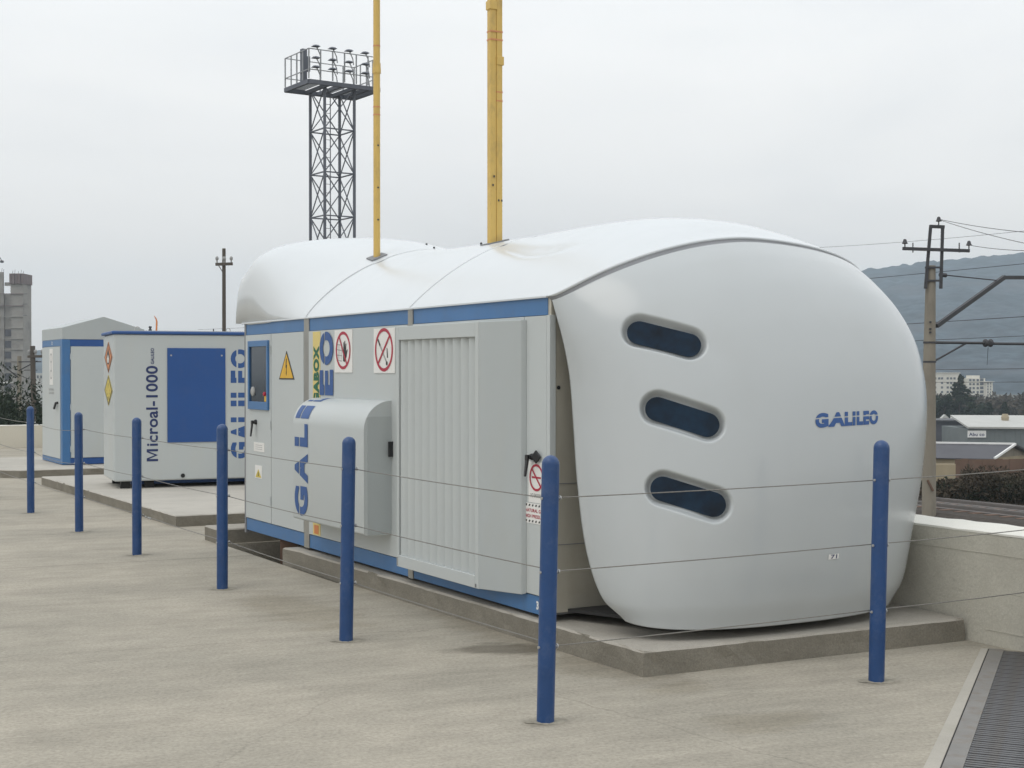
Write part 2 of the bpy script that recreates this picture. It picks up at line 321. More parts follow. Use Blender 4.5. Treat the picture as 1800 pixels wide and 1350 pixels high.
# ------------------------------------------------------------------ terrain, hill, haze
def ground_z(Y): return float(np.interp(Y, [52, 70, 110, 180, 600, 1000], [-3, -7, -7.3, -9, -12.5, -14]))
ys = [-400, -100, -20, 10, 30, 45, 52, 55, 58, 61, 64, 67, 70, 80, 95, 110, 140, 180, 260, 400, 600, 1000, 2000, 3000]
xs = [-2600, -1500, -800, -400, -200, -100, -60, -30, -10, 0, 10, 20, 30, 50, 80, 120, 200, 400, 800, 1500, 2600]
P = [[(x, y, ground_z(y)) for x in xs] for y in ys]
tag(MB().grid(P).build('terrain', 'soil', smooth='all'), 'dark scrubby low ground beyond the yard wall', None, kind='structure')
rp = [(-700, 585), (0, 611), (75, 617), (200, 625), (450, 612), (800, 590), (1000, 562), (1200, 530), (1400, 495), (1520, 471), (1560, 466), (1640, 457), (1720, 450), (1800, 440), (2000, 425), (2400, 405)]
P = []
for i in range(64):
    Y = 950 + i * 27.0; row = []
    for j in range(620):
        px = -900 + j * 3400 / 619; X = (px - 900) / FP * 1800
        zr = HC + (653 - np.interp(px, [a for a, b in rp], [b for a, b in rp])) / FP * 1800
        f = (Y - 950) / 850 if Y < 1800 else max(0, 1 - (Y - 1800) / 900)
        f = max(0, f)**(1.05)
        n = mnoise.noise(Vector((X / 180, Y / 180, 0))) * 9 + mnoise.noise(Vector((X / 60, Y / 60, 3))) * 4
        t = mnoise.noise(Vector((X / 9, Y / 9, 8))) * 3.0
        z = -16 + (zr + 16) * f + n * f * (1 - f) * 2.2 + t * min(1, f * 3)
        row.append((X * (1 + (Y - 1800) / 5000), Y, z))
    P.append(row)
tag(MB().grid(P).build('hill', 'hill', smooth='all'), 'long wooded hillside fading blue behind the town', None, kind='structure')
hz = bpy.data.materials.new('haze'); hz.use_nodes = True; t = hz.node_tree; t.nodes.clear()
pv = N(t, 'ShaderNodeVolumePrincipled'); pv.inputs['Density'].default_value = .00034; pv.inputs['Color'].default_value = (.76, .89, 1, 1); pv.inputs['Anisotropy'].default_value = .0
mo = N(t, 'ShaderNodeOutputMaterial'); t.links.new(pv.outputs[0], mo.inputs['Volume'])
tag(box(-2700, 2700, -450, 3100, -18, 215).build('haze', hz), 'thin pale haze over the whole place', None, kind='stuff')

# ------------------------------------------------------------------ yard slab with pits
C0 = Vector((.24, 8.81, 0)); TH = atan2(.4924, .8704)
V2 = Vector((.8704, .4924, 0)); U2 = Vector((-.4924, .8704, 0))
def loc(s, r, z=0): return C0 + V2 * s + U2 * r + Vector((0, 0, z))
WR = Vector((2.907, 8.95, 0))          # foot of the right wall
SR = (WR - C0).dot(V2)                 # its position across the container
RF = (Vector((-11.34, 31.5, 0)) - C0).dot(U2)   # far wall
slab = MB().prism([loc(SR + .42, -16), loc(SR + .42, RF + .3), loc(-30, RF + .3), loc(-30, -16)], (0, 0, -3.6)).build('yard_slab', 'yard')
tag(slab, 'brushed grey concrete yard surface', None, kind='structure')
gd = Vector((.3825, .924, 0)); gp = Vector((.924, -.3825, 0)); G0 = Vector((2.95, 8.70, 0)) - gd * .02
GL, GW, GF = 4.6, .75, .085
cut = MB().prism([loc(-.15, 3.08, .1), loc(2.5, 3.08, .1), loc(2.5, 6.0, .1), loc(-.15, 6.0, .1)], (0, 0, -1.35))
g_in = [G0 - gd * GL, G0 - gd * GL + gp * GW, G0 + gp * (GW) , G0]
cut.prism([p + Vector((0, 0, .1)) for p in g_in], (0, 0, -.32))
cut = cut.build('cutter', 'dark')
md = slab.modifiers.new('cut', 'BOOLEAN'); md.object = cut; md.operation = 'DIFFERENCE'; md.solver = 'EXACT'
dg = bpy.context.evaluated_depsgraph_get(); nm = bpy.data.meshes.new_from_object(slab.evaluated_get(dg)); slab.modifiers.clear(); slab.data = nm
nm.materials.clear(); nm.materials.append(M['yard']); bpy.data.objects.remove(cut)

# walls
def parapet(name, a, b, n, h, th, m, label, over=.0, lines=()):
    e = empty(name, a); d = b - a; n = Vector(n)
    k = 60
    top = []; 
    w = MB().prism([Vector((0, 0, 0)), d, d + n * th, n * th], (0, 0, h - .012)).build('wall_face', m, e)
    c = MB(); cols = []
    seg = max(8, int(d.length / .12)); rnd = random.Random(3)
    A = []; B = []
    for i in range(seg + 1):
        p = d * (i / seg); j = rnd.uniform(-.004, .004)
        A.append(p + n * (-.004 + j)); B.append(p + n * (th + .004 + rnd.uniform(-.008, .008)))
    vs = [p + Vector((0, 0, h - .012)) for p in A] + [p + Vector((0, 0, h + rnd.uniform(-.002, .002))) for p in A] + [p + Vector((0, 0, h + rnd.uniform(-.004, .004))) for p in B] + [p + Vector((0, 0, h - .012)) for p in B]
    q = seg + 1; f = []
    for i in range(seg):
        for r in range(3): f.append((r * q + i, r * q + i + 1, (r + 1) * q + i + 1, (r + 1) * q + i))
    c.add(vs, f).build('coping', 'coping', e)
    for (z, x0, x1) in lines:
        t = d.normalized(); mb = MB(); pts = []
        x = x0
        while x < x1:
            pts.append(t * x - n * .002 + Vector((0, 0, z + mnoise.noise(Vector((x * 2, z, 0))) * .012))); x += .1
        mb.tube(pts, .0022, 5); mb.build('render_joint', 'wallc', e)
    tag(e, label, 'wall'); return e
parapet('parapet_wall', WR - U2 * 3.0, WR + U2 * 27.2, V2, .70, .42, 'wallc', 'low rendered grey parapet wall with white coping behind the big white shell, railway beyond', lines=[(.56, 2.2, 4.8), (.09, 1.0, 3.0), (.33, 2.0, 2.8)])
fw0 = loc(-29, RF); fw1 = loc(SR - .01, RF)
parapet('cream_wall', fw0, fw1, U2, .50, .28, 'cream', 'low cream wall at the far left end of the yard below dark trees')

# ------------------------------------------------------------------ plinths
def plinth(poly, z0, z1, m, label, seed, chips=.006):
    rnd = random.Random(seed); pts = []
    for i in range(len(poly)):
        a = Vector(poly[i]); b = Vector(poly[(i + 1) % len(poly)]); k = max(1, int((b - a).length / .09))
        for j in range(k): pts.append(a.lerp(b, j / k))
    n = len(pts); c = sum(pts, Vector()) / n; c.z = 0
    lv = []
    for (zz, ins) in ((z0, 0), ((z0 + z1) / 2, 0), (z1 - .012, 0), (z1, .012)):
        row = []
        for i, p in enumerate(pts):
            t = (pts[(i + 1) % n] - pts[i - 1]).normalized(); nn = Vector((-t.y, t.x, 0))
            if nn.dot(c - Vector((p.x, p.y, 0))) < 0: nn = -nn
            q = mnoise.noise(Vector((p.x * 5, p.y * 5, seed + zz * 20))) * chips + rnd.uniform(-1, 1) * chips * .4
            if zz > z0 + .01 and rnd.random() < .06: q += chips * 1.8
            zo = (mnoise.noise(Vector((p.x * 3, p.y * 3, seed))) * chips * .6 + rnd.uniform(-.2, .2) * chips) if zz > z1 - .02 else 0
            row.append(Vector((p.x, p.y, 0)) + nn * (ins + q) + Vector((0, 0, zz + zo)))
        lv.append(row)
    # second inset ring on top
    lv.append([p.lerp(Vector((c.x, c.y, p.z)), .03) for p in lv[-1]])
    for p in lv[-1]: p.z = z1
    mb = MB(); o = [v for r in lv for v in r]
    f = [(i * n + k, i * n + (k + 1) % n, (i + 1) * n + (k + 1) % n, (i + 1) * n + k) for i in range(len(lv) - 1) for k in range(n)] + [tuple(4 * n + k for k in range(n))]
    mb.add(o, f); o = mb.build('concrete_plinth', m); o.data.materials.append(M['concshade'])
    idx = [1 if abs(q_.normal.z) < .4 else 0 for q_ in o.data.polygons]; o.data.polygons.foreach_set('material_index', idx); o.data.update(); tag(o, label, 'plinth'); return o  # steep faces take the darker concrete with side shade in its colour
A_ = Vector((.729, 7.885, 0)); Bp = Vector((2.86, 8.965, 0)); 
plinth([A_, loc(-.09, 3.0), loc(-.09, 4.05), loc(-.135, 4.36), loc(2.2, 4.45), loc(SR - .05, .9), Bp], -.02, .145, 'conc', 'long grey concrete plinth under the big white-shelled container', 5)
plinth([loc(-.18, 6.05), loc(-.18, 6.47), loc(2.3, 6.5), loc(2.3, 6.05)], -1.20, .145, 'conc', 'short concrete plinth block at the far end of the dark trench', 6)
K2 = Vector((-3.67, 15.52, 0))
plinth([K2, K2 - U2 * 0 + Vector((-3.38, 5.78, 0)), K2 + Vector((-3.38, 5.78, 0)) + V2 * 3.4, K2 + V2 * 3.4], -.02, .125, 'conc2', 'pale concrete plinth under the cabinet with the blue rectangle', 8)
K3 = Vector((-7.83, 22.6, 0))
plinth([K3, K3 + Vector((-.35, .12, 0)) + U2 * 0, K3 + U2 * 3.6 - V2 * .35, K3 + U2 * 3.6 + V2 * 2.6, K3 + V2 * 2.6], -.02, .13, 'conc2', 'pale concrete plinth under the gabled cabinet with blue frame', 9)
# steel leg in the trench
lg = empty('support_leg', loc(.12, 4.85)); MB().box(-.08, .08, -.08, .08, -1.25, .17).build('leg_post', 'rust', lg); MB().box(-.13, .13, -.13, .13, -1.25, -1.235).build('foot_plate', 'iron', lg)
tag(lg, 'rusty brown support post standing in the dark trench under the container', 'support post')

# ------------------------------------------------------------------ the big container
CT = empty('compressor_container', C0, TH)
tag(CT, 'white and blue container unit with bulging white shell end, rounded roof and louvred side', 'container')
WD, LN = 2.5, 5.74
ZB, ZT = .17, 2.165
box(.02, 2.34, .03, LN - .03, ZB + .01, ZT - .02).build('body', 'seam', CT)
box(.0, 2.34, -.006, .03, ZB + .03, ZT).build('end_wall', 'steelend', CT)
for z in (.62, 1.0): box(.03, .60, -.009, -.0065, z, z + .005).build('panel_joint', 'seam', CT)
MB().lathe([(.012, 0), (.012, .004)], 12).build('bolt_hole', 'dark', CT, loc=(.05, -.010, 1.60)).rotation_euler = (radians(90), 0, 0)
def rs(px, off=0):        # r on the side plane s=-off seen at px
    a = (px - 900) / FP
    bx, by = C0.x - V2.x * off, C0.y - V2.y * off
    return (bx - by * a) / (-U2.x + U2.y * a)
def zs(px, py, off=0):
    r = rs(px, off); return HC - (py - 653) / FP * (C0.y - V2.y * off + U2.y * r)
for (r0, r1) in ((.03, 1.955), (2.045, 4.04), (4.165, 5.70)):
    box(-.004, .02, r0, r1, 2.052, ZT).build('top_band', 'blue', CT)
    box(-.004, .02, r0, r1, ZB, .285).build('skirt', 'blue', CT, bevel=.002)
for r, w in ((2.0, .04), (4.1, .058)):
    box(-.012, .02, r - w, r + w, ZB - .005, ZT + .01).build('strap', 'strap', CT, bevel=.002)
box(-.014, .03, -.012, .028, ZB, 2.05).build('corner_trim', 'panel', CT, bevel=.002)
box(-.010, .03, 5.70, 5.745, ZB - .03, ZT).build('corner_trim', 'seam', CT, bevel=.002)
def panel(r0, r1, z0=.292, z1=2.048, name='side_panel', m='panel'): return box(-.014, .018, r0, r1, z0, z1).build(name, m, CT, bevel=.002)
rj = rs(479)
dl = panel(rj + .006, 5.695, name='door'); dr_ = panel(4.162, rj - .006, name='door')
panel(2.045, 4.038); rn = rs(925, .02)
dn = panel(.03, rn + .03, name='door'); panel(rn + .036, 1.955)
for z in (.5, 1.2, 1.9): MB().tube([(-.018, rj, z - .04), (-.018, rj, z + .04)], .007, 8).build('hinge', 'panel2', CT, smooth=True)
SP = Plane((-.014, 0, 0), (0, -1, 0), (0, 0, 1), (-1, 0, 0))
def side_rect(name, px0, px1, py0, py1, m, parent, d0=-.014, th=.004, bevel=0):
    r1, r0 = rs(px0), rs(px1); pc = (px0 + px1) / 2; z1, z0 = zs(pc, py0), zs(pc, py1)
    return box(d0 - th, d0, r0, r1, z0, z1).build(name, m, parent, bevel=bevel), (r0, r1, z0, z1)
# display window in blue frame
r1, r0 = rs(441), rs(476); z1, z0 = zs(458, 599), zs(458, 720)
fr = MB(); t_ = .035
fr.box(-.034, -.014, r0, r1, z0, z0 + .075).box(-.034, -.014, r0, r1, z1 - .055, z1).box(-.034, -.014, r0, r0 + t_, z0 + .075, z1 - .055).box(-.034, -.014, r1 - t_, r1, z0 + .075, z1 - .055)
fr = fr.build('window_frame', 'blue', CT, bevel=.003, label='blue framed display window on the door')
box(-.019, -.0145, r0 + t_ + .001, r1 - t_ - .001, z0 + .0755, z1 - .0555).build('pane', 'pane', fr)
MB().lathe([(.045, 0), (.045, .012), (.03, .02)], 20).build('dial', 'greyp', fr, smooth=True, loc=(-.019, r1 - .13, z0 + .17)).rotation_euler = (0, radians(-90), 0)
box(-.026, -.0195, r0 + .045, r0 + .105, z0 + .02 + .06, z0 + .145).build('button_plate', 'yellow', fr)
MB().lathe([(.02, 0), (.02, .014), (.014, .02)], 14).build('red_button', 'red', fr, smooth=True, loc=(-.026, r0 + .078, z0 + .15)).rotation_euler = (0, radians(-90), 0)
# door handles
def handle(rc, zc, s, arm_dir=1):
    h = MB(); h.lathe([(.0, 0), (.03 * s, 0), (.03 * s, .01), (.018 * s, .03), (.018 * s, .045)], 16)
    o = h.build('handle', 'black', CT, smooth=True, loc=(-.014, rc, zc)); o.rotation_euler = (0, radians(-90), 0)
    l_ = MB().bar((0, 0, .045), (-.02 * s, .0, .055), .03 * s)
    l_ = MB().prism([(-.02 * s, -.022 * s, .035), (-.02 * s, .022 * s, .035), (.17 * s * -1, .010 * s, .05), (-.17 * s, -.010 * s, .05)], (0, 0, .014)).prism([(-.03 * s, -.022 * s, .035), (.02 * s, -.022 * s, .035), (.02 * s, .022 * s, .035), (-.03 * s, .022 * s, .035)], (0, 0, .016))
    l2 = l_.build('lever', 'black', o, bevel=.003); return o
handle(rs(453), zs(455, 742), .8)
hn = handle(rs(940), zs(940, 803), .72)
# round swing cover beside near handle
MB().prism([(0, .0, -.045), (-.012, .04, 0), (0, 0, .045), (.012, -.04, 0)], (-.012, 0, 0)).build('lock_cover', 'black', CT, bevel=.006, loc=(-.03, rs(951), zs(951, 803)))
MB().bar((-.035, rs(940), zs(940, 803)), (-.035, rs(949), zs(949, 803)), .014, .018).build('lock_link', 'black', CT)
# louvred housing
p_ = .12; ra, rb = rs(841, p_), rs(697, p_); rc = rs(920, .03); rc2 = rs(929, .0)
z0, z1 = .262, 2.030
lo = MB()
f0 = .052
lo.box(-p_, -.0145, ra, ra + f0, z0, z1).box(-p_, -.0145, rb - f0 * .7, rb, z0, z1).box(-p_, -.0145, ra + f0, rb - f0 * .7, z1 - .10, z1).box(-p_, -.0145, ra + f0, rb - f0 * .7, z0, z0 + .085)
lh = lo.build('louvre_housing', 'panel', CT, bevel=.004)
box(-.03, -.0146, ra + f0, rb - f0 * .7, z0 + .085, z1 - .10).build('louvre_back', 'panel2', lh)
ns = 10; span = rb - f0 * .7 - ra - f0; base = None
for i in range(ns):
    rr = ra + f0 + span * (i + .5) / ns; w = span / ns
    # curved vertical blade: bright rounded nose to the near side, hollow behind
    prof = []
    for k in range(7):
        a = k / 6; prof.append((-p_ + .012 + .052 * ((1 - a)**1.2), rr - w * .46 + w * .84 * a))
    poly = [(x, y, z0 + .0855) for x, y in prof] + [(x + .010, y + .002, z0 + .0855) for x, y in prof[::-1]]
    if base is None:
        base = MB().prism([(x, y - rr, z) for x, y, z in poly], (0, 0, z1 - .10 - z0 - .086)).build('louvre_slat', 'panel', lh, smooth=True, loc=(0, rr, 0)); 
    else:
        c = base.copy(); COL.objects.link(c); c.parent = lh; c.location = (0, rr, 0)
# sloping cover beside the louvre
MB().prism([(-p_ + .001, ra - .001, z0), (-.048, rc, z0 + .012), (-.0145, rc2, z0 + .022), (-.0145, ra - .001, z0)], (0, 0, 0)).v
q = [(-p_ + .001, ra - .0015), (-.046, rc), (-.0145, rc2), (-.0145, ra - .0015)]
zb = [z0 + .002, z0 + .018, z0 + .024, z0 + .002]
mb = MB(); mb.add([(x, y, zb[i]) for i, (x, y) in enumerate(q)] + [(x, y, z1 - .002) for x, y in q], [(0, 1, 2, 3), (4, 7, 6, 5), (0, 4, 5, 1), (1, 5, 6, 2), (2, 6, 7, 3), (3, 7, 4, 0)])
mb.build('sloping_cover', 'panel2', CT, bevel=.004)
box(-p_ - .004, -p_ + .003, rb - .02, rb - .008, z0 + .01, z0 + .07).build('hinge', 'galv', CT)
box(-p_ - .004, -p_ + .003, ra + .03, ra + .045, z0 + .008, z0 + .03).build('screw', 'seam', CT)
# protruding box with rolled top
bp_ = .241; b0, b1 = 2.33, 3.82; bz0, bz1 = .46, 1.478; rad = .225
def box_s(z):             # outer surface s of the box / wall at height z
    if z > bz1 or z < bz0: return -.016
    if z < bz1 - rad: return -bp_
    return -bp_ + rad - sqrt(max(0, rad * rad - (z - (bz1 - rad))**2))
prof = [(-.0145, bz0 - .004), (-bp_ + .02, bz0)] + [(-bp_ + .02 * (1 - sin(a)), bz0 + .02 * (1 - cos(a))) for a in [pi / 6 * k for k in range(1, 4)]]
prof += [(-bp_ + rad - rad * cos(a), bz1 - rad + rad * sin(a)) for a in [pi / 2 * k / 14 for k in range(15)]] + [(-.0145, bz1)]
cb = MB().prism([(x, b0, z) for x, z in prof], (0, b1 - b0, 0)).build('rolled_top_cover', 'panel', CT, smooth=True)
box(-bp_ + .03, -.0142, b0 - .006, b0 - .001, bz0 + .01, bz1 - .12).build('cover_flange', 'panel2', cb)
box(-.05, -.0145, b0 - .035, b0 - .018, zs(694, 803), zs(694, 776)).build('latch', 'black', CT, bevel=.003)
# lettering GALILEO running up over the box
lt = MB(); r_lo, r_hi = 3.475, 3.775
for ch, za, zb_ in (('G', .50, .745), ('A', .775, 1.02), ('L', 1.075, 1.265), ('I', 1.31, 1.415), ('L', 1.45, 1.4775), ('E', 1.50, 1.715), ('O', 1.755, 2.035)):
    text(lt, lambda x, y: (box_s(za + (zb_ - za) * x) - .0035, r_lo + (r_hi - r_lo) * y, za + (zb_ - za) * x), ch, .055, (.60, .67), 8)
lt.build('lettering', 'navy', CT, label='blue GALILEO lettering running up the side', fixn=False)
# yellow strip GIGABOX (on the wall, runs behind the box)
ra_, rb_ = rs(566), rs(553)
st = MB().box(-.0165, -.0142, ra_, rb_, .30, 2.04).build('yellow_strip', 'paleyel', CT)
box(-.0178, -.0166, ra_ + .04, rb_ - .03, .31, .385).build('orange_sticker', 'orange', CT)
gt = MB(); zc = 1.12
zt0, zt1 = 1.38, 2.0
text(gt, lambda x, y: (-.0185, ra_ + .02 + (rb_ - ra_ - .04) * y, zt0 - .10 + (zt1 - zt0 + .02) * x), 'GIGABOX', .065)
gt.build('lettering', 'green', st, label='green GIGABOX lettering', fixn=False)
# signs on the side
def sign_plate(px0, px1, py0, py1, m='white', label=None, off=.006):
    r1, r0 = rs(px0), rs(px1); pc = (px0 + px1) / 2; z1, z0 = zs(pc, py0), zs(pc, py1)
    o = box(-.014 - off, -.0142, r0, r1, z0, z1).build('sign', m, CT, label=label, bevel=.001)
    w = r1 - r0; h = z1 - z0
    return o, Plane((-.014 - off, r1, z0), (0, -1, 0), (0, 0, 1), (-1, 0, 0)), w, h
def ellipse_slash(o, pl, cx, cy, R, th, ang, m='red'):
    mb = MB(); ring(mb, pl, cx, cy, R - th, R, .0022)
    dx, dy = cos(ang), sin(ang); L_ = R - th * .7
    flat(mb, pl, [(cx - dx * L_ - dy * th * .4, cy - dy * L_ + dx * th * .4), (cx - dx * L_ + dy * th * .4, cy - dy * L_ - dx * th * .4), (cx + dx * L_ + dy * th * .4, cy + dy * L_ - dx * th * .4), (cx + dx * L_ - dy * th * .4, cy + dy * L_ + dx * th * .4)], .003, .0006)
    mb.build('prohibition_ring', m, o, fixn=False)
o, pl, w, h = sign_plate(592, 623, 580, 655, label='no touching prohibition sign with black hand')
cx, cy, R = w * .5, h * .52, w * .42
g = MB(); flat(g, pl, [(cx + R * a, cy + R * b) for a, b in [(.0, -.55), (.2, -.62), (.45, -.35), (.62, .05), (.5, .02), (.4, -.08), (.44, .35), (.36, .36), (.3, .05), (.28, .5), (.19, .5), (.17, .05), (.12, .45), (.04, .42), (.06, -.02), (-.08, .05), (-.12, -.02), (.0, -.2)]], .0012, .0006)
g.build('hand_symbol', 'blackp', o)
g = MB()
for k in range(4): flat(g, pl, [(cx - R * .82, cy + R * (.35 - k * .28)), (cx - R * .15, cy + R * (.30 - k * .28)), (cx - R * .15, cy + R * (.26 - k * .28)), (cx - R * .82, cy + R * (.30 - k * .28))], .001, .0004)
for k in range(3): flat(g, pl, [(cx - R * (.7 - k * .22), cy + R * .33), (cx - R * (.67 - k * .22), cy + R * .33), (cx - R * (.63 - k * .2), cy - R * .5), (cx - R * (.66 - k * .2), cy - R * .5)], .001, .0004)
g.build('wall_symbol', 'greyp', o)
ellipse_slash(o, pl, cx, cy, R, w * .065, radians(-55))
o, pl, w, h = sign_plate(661, 698, 577, 656, label='no smoking and naked flame prohibition sign')
cx, cy, R = w * .5, h * .52, w * .43
g = MB(); flat(g, pl, [(cx - R * .72, cy + R * .46), (cx - R * .62, cy + R * .52), (cx - R * .36, cy + R * .22), (cx - R * .46, cy + R * .16)], .0012, .0006)
g.build('match_symbol', 'blackp', o); g = MB(); flat(g, pl, [(cx + R * .30, cy + R * .08), (cx + R * .38, cy + R * .06), (cx + R * .46, cy - R * .38), (cx + R * .34, cy - R * .36)], .0012, .0006)
g.build('match_symbol', 'blackp', o); g = MB(); flat(g, pl, circ(cx + R * .32, cy - R * .62, R * .10, 12), .0012, .0006); g.build('match_symbol', 'blackp', o)
g = MB(); flat(g, pl, [(cx - R * .36, cy + R * .22), (cx - R * .46, cy + R * .16), (cx + R * .2, cy - R * .55), (cx + R * .3, cy - R * .5)], .001, .0004); g.build('cigarette_symbol', 'greyp', o)
ellipse_slash(o, pl, cx, cy, R, w * .065, radians(45))
# lightning triangle
r1, r0 = rs(493.5), rs(520.5); zt, zb0 = zs(506, 617), zs(506, 667); rm = (r0 + r1) / 2
tr = MB().prism([(-.0145, r1, zb0), (-.0145, r0, zb0), (-.0145, rm, zt)], (-.003, 0, 0)).build('warning_triangle', 'blackp', CT, label='yellow high voltage triangle with black lightning bolt')
zi = zb0 + (zt - zb0) * .34
def shr(p, k): return (-.0180, rm + (p[0] - rm) * k, zi + (p[1] - zi) * k)
MB().prism([shr((r1, zb0), .86), shr((r0, zb0), .86), shr((rm, zt), .86)], (-.0006, 0, 0)).build('yellow_face', 'yellow', tr)
hgt = zt - zb0
MB().prism([(-.0190, rm + a * hgt, zb0 + b * hgt) for a, b in [(.03, .72), (-.05, .74), (-.01, .5), (-.075, .52), (.015, .2), (.045, .2), (.0, .13), (-.03, .22), (-.0, .22), (.025, .43), (.075, .40)][:11]], (-.0005, 0, 0)).build('lightning_bolt', 'blackp', tr)
# small white label, little triangle sticker
o, pl, w, h = sign_plate(449, 467.5, 778, 794, label='small white three line label', off=.003)
g = MB()
for k, s_ in enumerate(('DANGER', 'HIGH VOLTAGE', 'NO ACCESS')): pass
for k in range(3):
    for j in range(5): flat(g, pl, [(w * (.18 + j * .13), h * (.24 + k * .22)), (w * (.28 + j * .13), h * (.24 + k * .22)), (w * (.28 + j * .13), h * (.30 + k * .22)), (w * (.18 + j * .13), h * (.30 + k * .22))], .0008, .0003)
g.build('print_lines', 'greyp', o)
o, pl, w, h = sign_plate(451, 463, 818, 841, label='small white sticker with yellow warning triangle', off=.003)
g = MB(); flat(g, pl, [(w * .08, h * .08), (w * .92, h * .08), (w * .5, h * .72)], .0008, .0004); g.build('yellow_triangle', 'yellow2', o)
g = MB(); flat(g, pl, [(w * .46, h * .18), (w * .56, h * .18), (w * .53, h * .5), (w * .47, h * .5)], .0015, .0004); g.build('mark', 'blackp', o)
# NO SMOKING / NATURAL GAS sign on the near door (half behind the post)
r1, r0 = rs(933), rs(961.5); z1, z0_ = zs(945, 812), zs(945, 884)
o = box(-.0165, -.0142, r0, r1, z0_, z1).build('sign', 'white', CT, label='white no smoking sign with red ring')
pl = Plane((-.0165, r1, z0_), (0, -1, 0), (0, 0, 1), (-1, 0, 0)); w = r1 - r0; h = z1 - z0_
ellipse_slash(o, pl, w * .5, h * .62, w * .43, w * .075, radians(-45))
g = MB(); flat(g, pl, [(w * .22, h * .60), (w * .78, h * .60), (w * .78, h * .645), (w * .22, h * .645)], .0012, .0004); g.build('cigarette_symbol', 'red', o)
g = MB(); text(g, lambda x, y: pl.P(w * (.14 + .72 * x), h * (.13 + .10 * y), .0012), 'NO SMOKING', .02); g.build('lettering', 'greyp', o, fixn=False)
r1, r0 = rs(926), rs(962); z1, z0_ = zs(945, 885), zs(945, 921)
o = box(-.0165, -.0142, r0, r1, z0_, z1 - .002).build('sign', 'white', CT, label='white sign reading natural gas high pressure in red')
pl = Plane((-.0165, r1, z0_), (0, -1, 0), (0, 0, 1), (-1, 0, 0)); w = r1 - r0; h = z1 - z0_
g = MB()
text(g, lambda x, y: pl.P(w * (.05 + .90 * x), h * (.55 + .17 * y), .0012), 'NATURAL GAS', .02)
text(g, lambda x, y: pl.P(w * (.03 + .94 * x), h * (.27 + .17 * y), .0012), 'HIGH PRESSURE', .02)
g.build('lettering', 'red', o, fixn=False)
for y in (.84, .06):
    for k in range(6): flat(MB(), pl, [(w * (.05 + k * .16), h * y), (w * (.11 + k * .16), h * y), (w * (.14 + k * .16), h * (y + .10)), (w * (.08 + k * .16), h * (y + .10))], .0012, .0004).build('hazard_dash', 'blackp', o)
# mark on the skirt
g = MB(); text(g, lambda x, y: (-.0055, rs(944) - .16 * x, .20 + .055 * y), '30-10', .05); g.build('skirt_mark', 'white', CT, fixn=False)

# ---- shell and roof surfaces (s across, r along, z)
Fk = [0, .06, .14, .25, .4, .6, .8, .93, 1.0]
Bk = [.40, .58, .75, .90, 1.02, 1.09, 1.10, 1.07, 1.02]
TLk = [0, .055, .115, .165, .205, .275, .385, .52, .64]
Ak = [1.25, 1.28, 1.31, 1.325, 1.315, 1.262, 1.18, 1.10, .99]
Ck = [1.25, 1.28, 1.31, 1.325, 1.315, 1.252, 1.17, 1.12, 1.08]
CRE = []
def roof_base(s, r):
    H = ip(r, [-.4, -.3, -.2, 0, .5, 1, 2, 3, 3.6, 4.1, 4.9, 5.3, 5.6, 5.86], [.385, .42, .465, .53, .59, .605, .60, .605, .615, .645, .78, .84, .84, .66])
    x = 1 - abs((s - 1.25) / 1.25); x = max(0, min(1, x))
    m = ip(r, [3.5, 4.1, 4.9, 5.4, 5.86], [.95, .85, .38, .18, .13]); m *= (1 if s < 1.25 else ip(r, [0, 2.5], [.52, 1]))
    return 2.17 + H * (1 - (1 - x)**1.85)**m
def roofz(s, r): return roof_base(s, r)
def seam_t(q): return .40 * abs(sin(pi * q))**(2 / 2.2)
def seam_s(q): c = cos(pi * q); return 1.25 - 1.25 * copysign(abs(c)**(2 / 2.2), c)
def shellp(q, f):
    a = ip(f, Fk, Ak); b = ip(f, Fk, Bk); tl = ip(f, Fk, TLk); c = ip(f, Fk, Ck); n = ip(f, [0, .3, 1], [2.2, 2.4, 2.5])
    th = pi * q; cs = cos(th)
    s = c - a * copysign(abs(cs)**(2 / n), cs) + .035 * sst(0, .3, f); t = tl + (b - tl) * abs(sin(th))**(2 / n)
    zt = roof_base(seam_s(q), -seam_t(q)); z = zt + (.2 - zt) * f
    z += .03 * sst(.9, 1, f) * (1 - sin(th)) * 1.2
    return Vector((s, -t, z))
def shelln(q, f):
    e = .004; a = shellp(min(1, q + e), f) - shellp(max(0, q - e), f); b = shellp(q, min(1, f + e)) - shellp(q, max(0, f - e))
    n = a.cross(b).normalized()
    return n if n.y < 0 or abs(n.x) > .8 else -n
def l2px(p):
    w = C0 + V2 * p[0] + U2 * p[1]; return 900 + FP * w.x / w.y, 653 + FP * (HC - p[2]) / w.y
SG = [(i / 160, j / 120) for i in range(0, 100) for j in range(1, 121)]
SGp = np.array([l2px(shellp(q, f)) for q, f in SG])
def find_shell(px, py):
    k = int(np.argmin(((SGp - (px, py))**2).sum(1))); q, f = SG[k]; st = .004
    for it in range(40):
        best = None
        for dq in (-st, 0, st):
            for df in (-st, 0, st):
                x, y = l2px(shellp(max(0, min(1, q + dq)), max(0, min(1, f + df)))); e = (x - px)**2 + (y - py)**2
                if best is None or e < best[0]: best = (e, q + dq, f + df)
        if best[1] == q and best[2] == f: st *= .5
        q, f = best[1], best[2]
    return q, f
slots = []
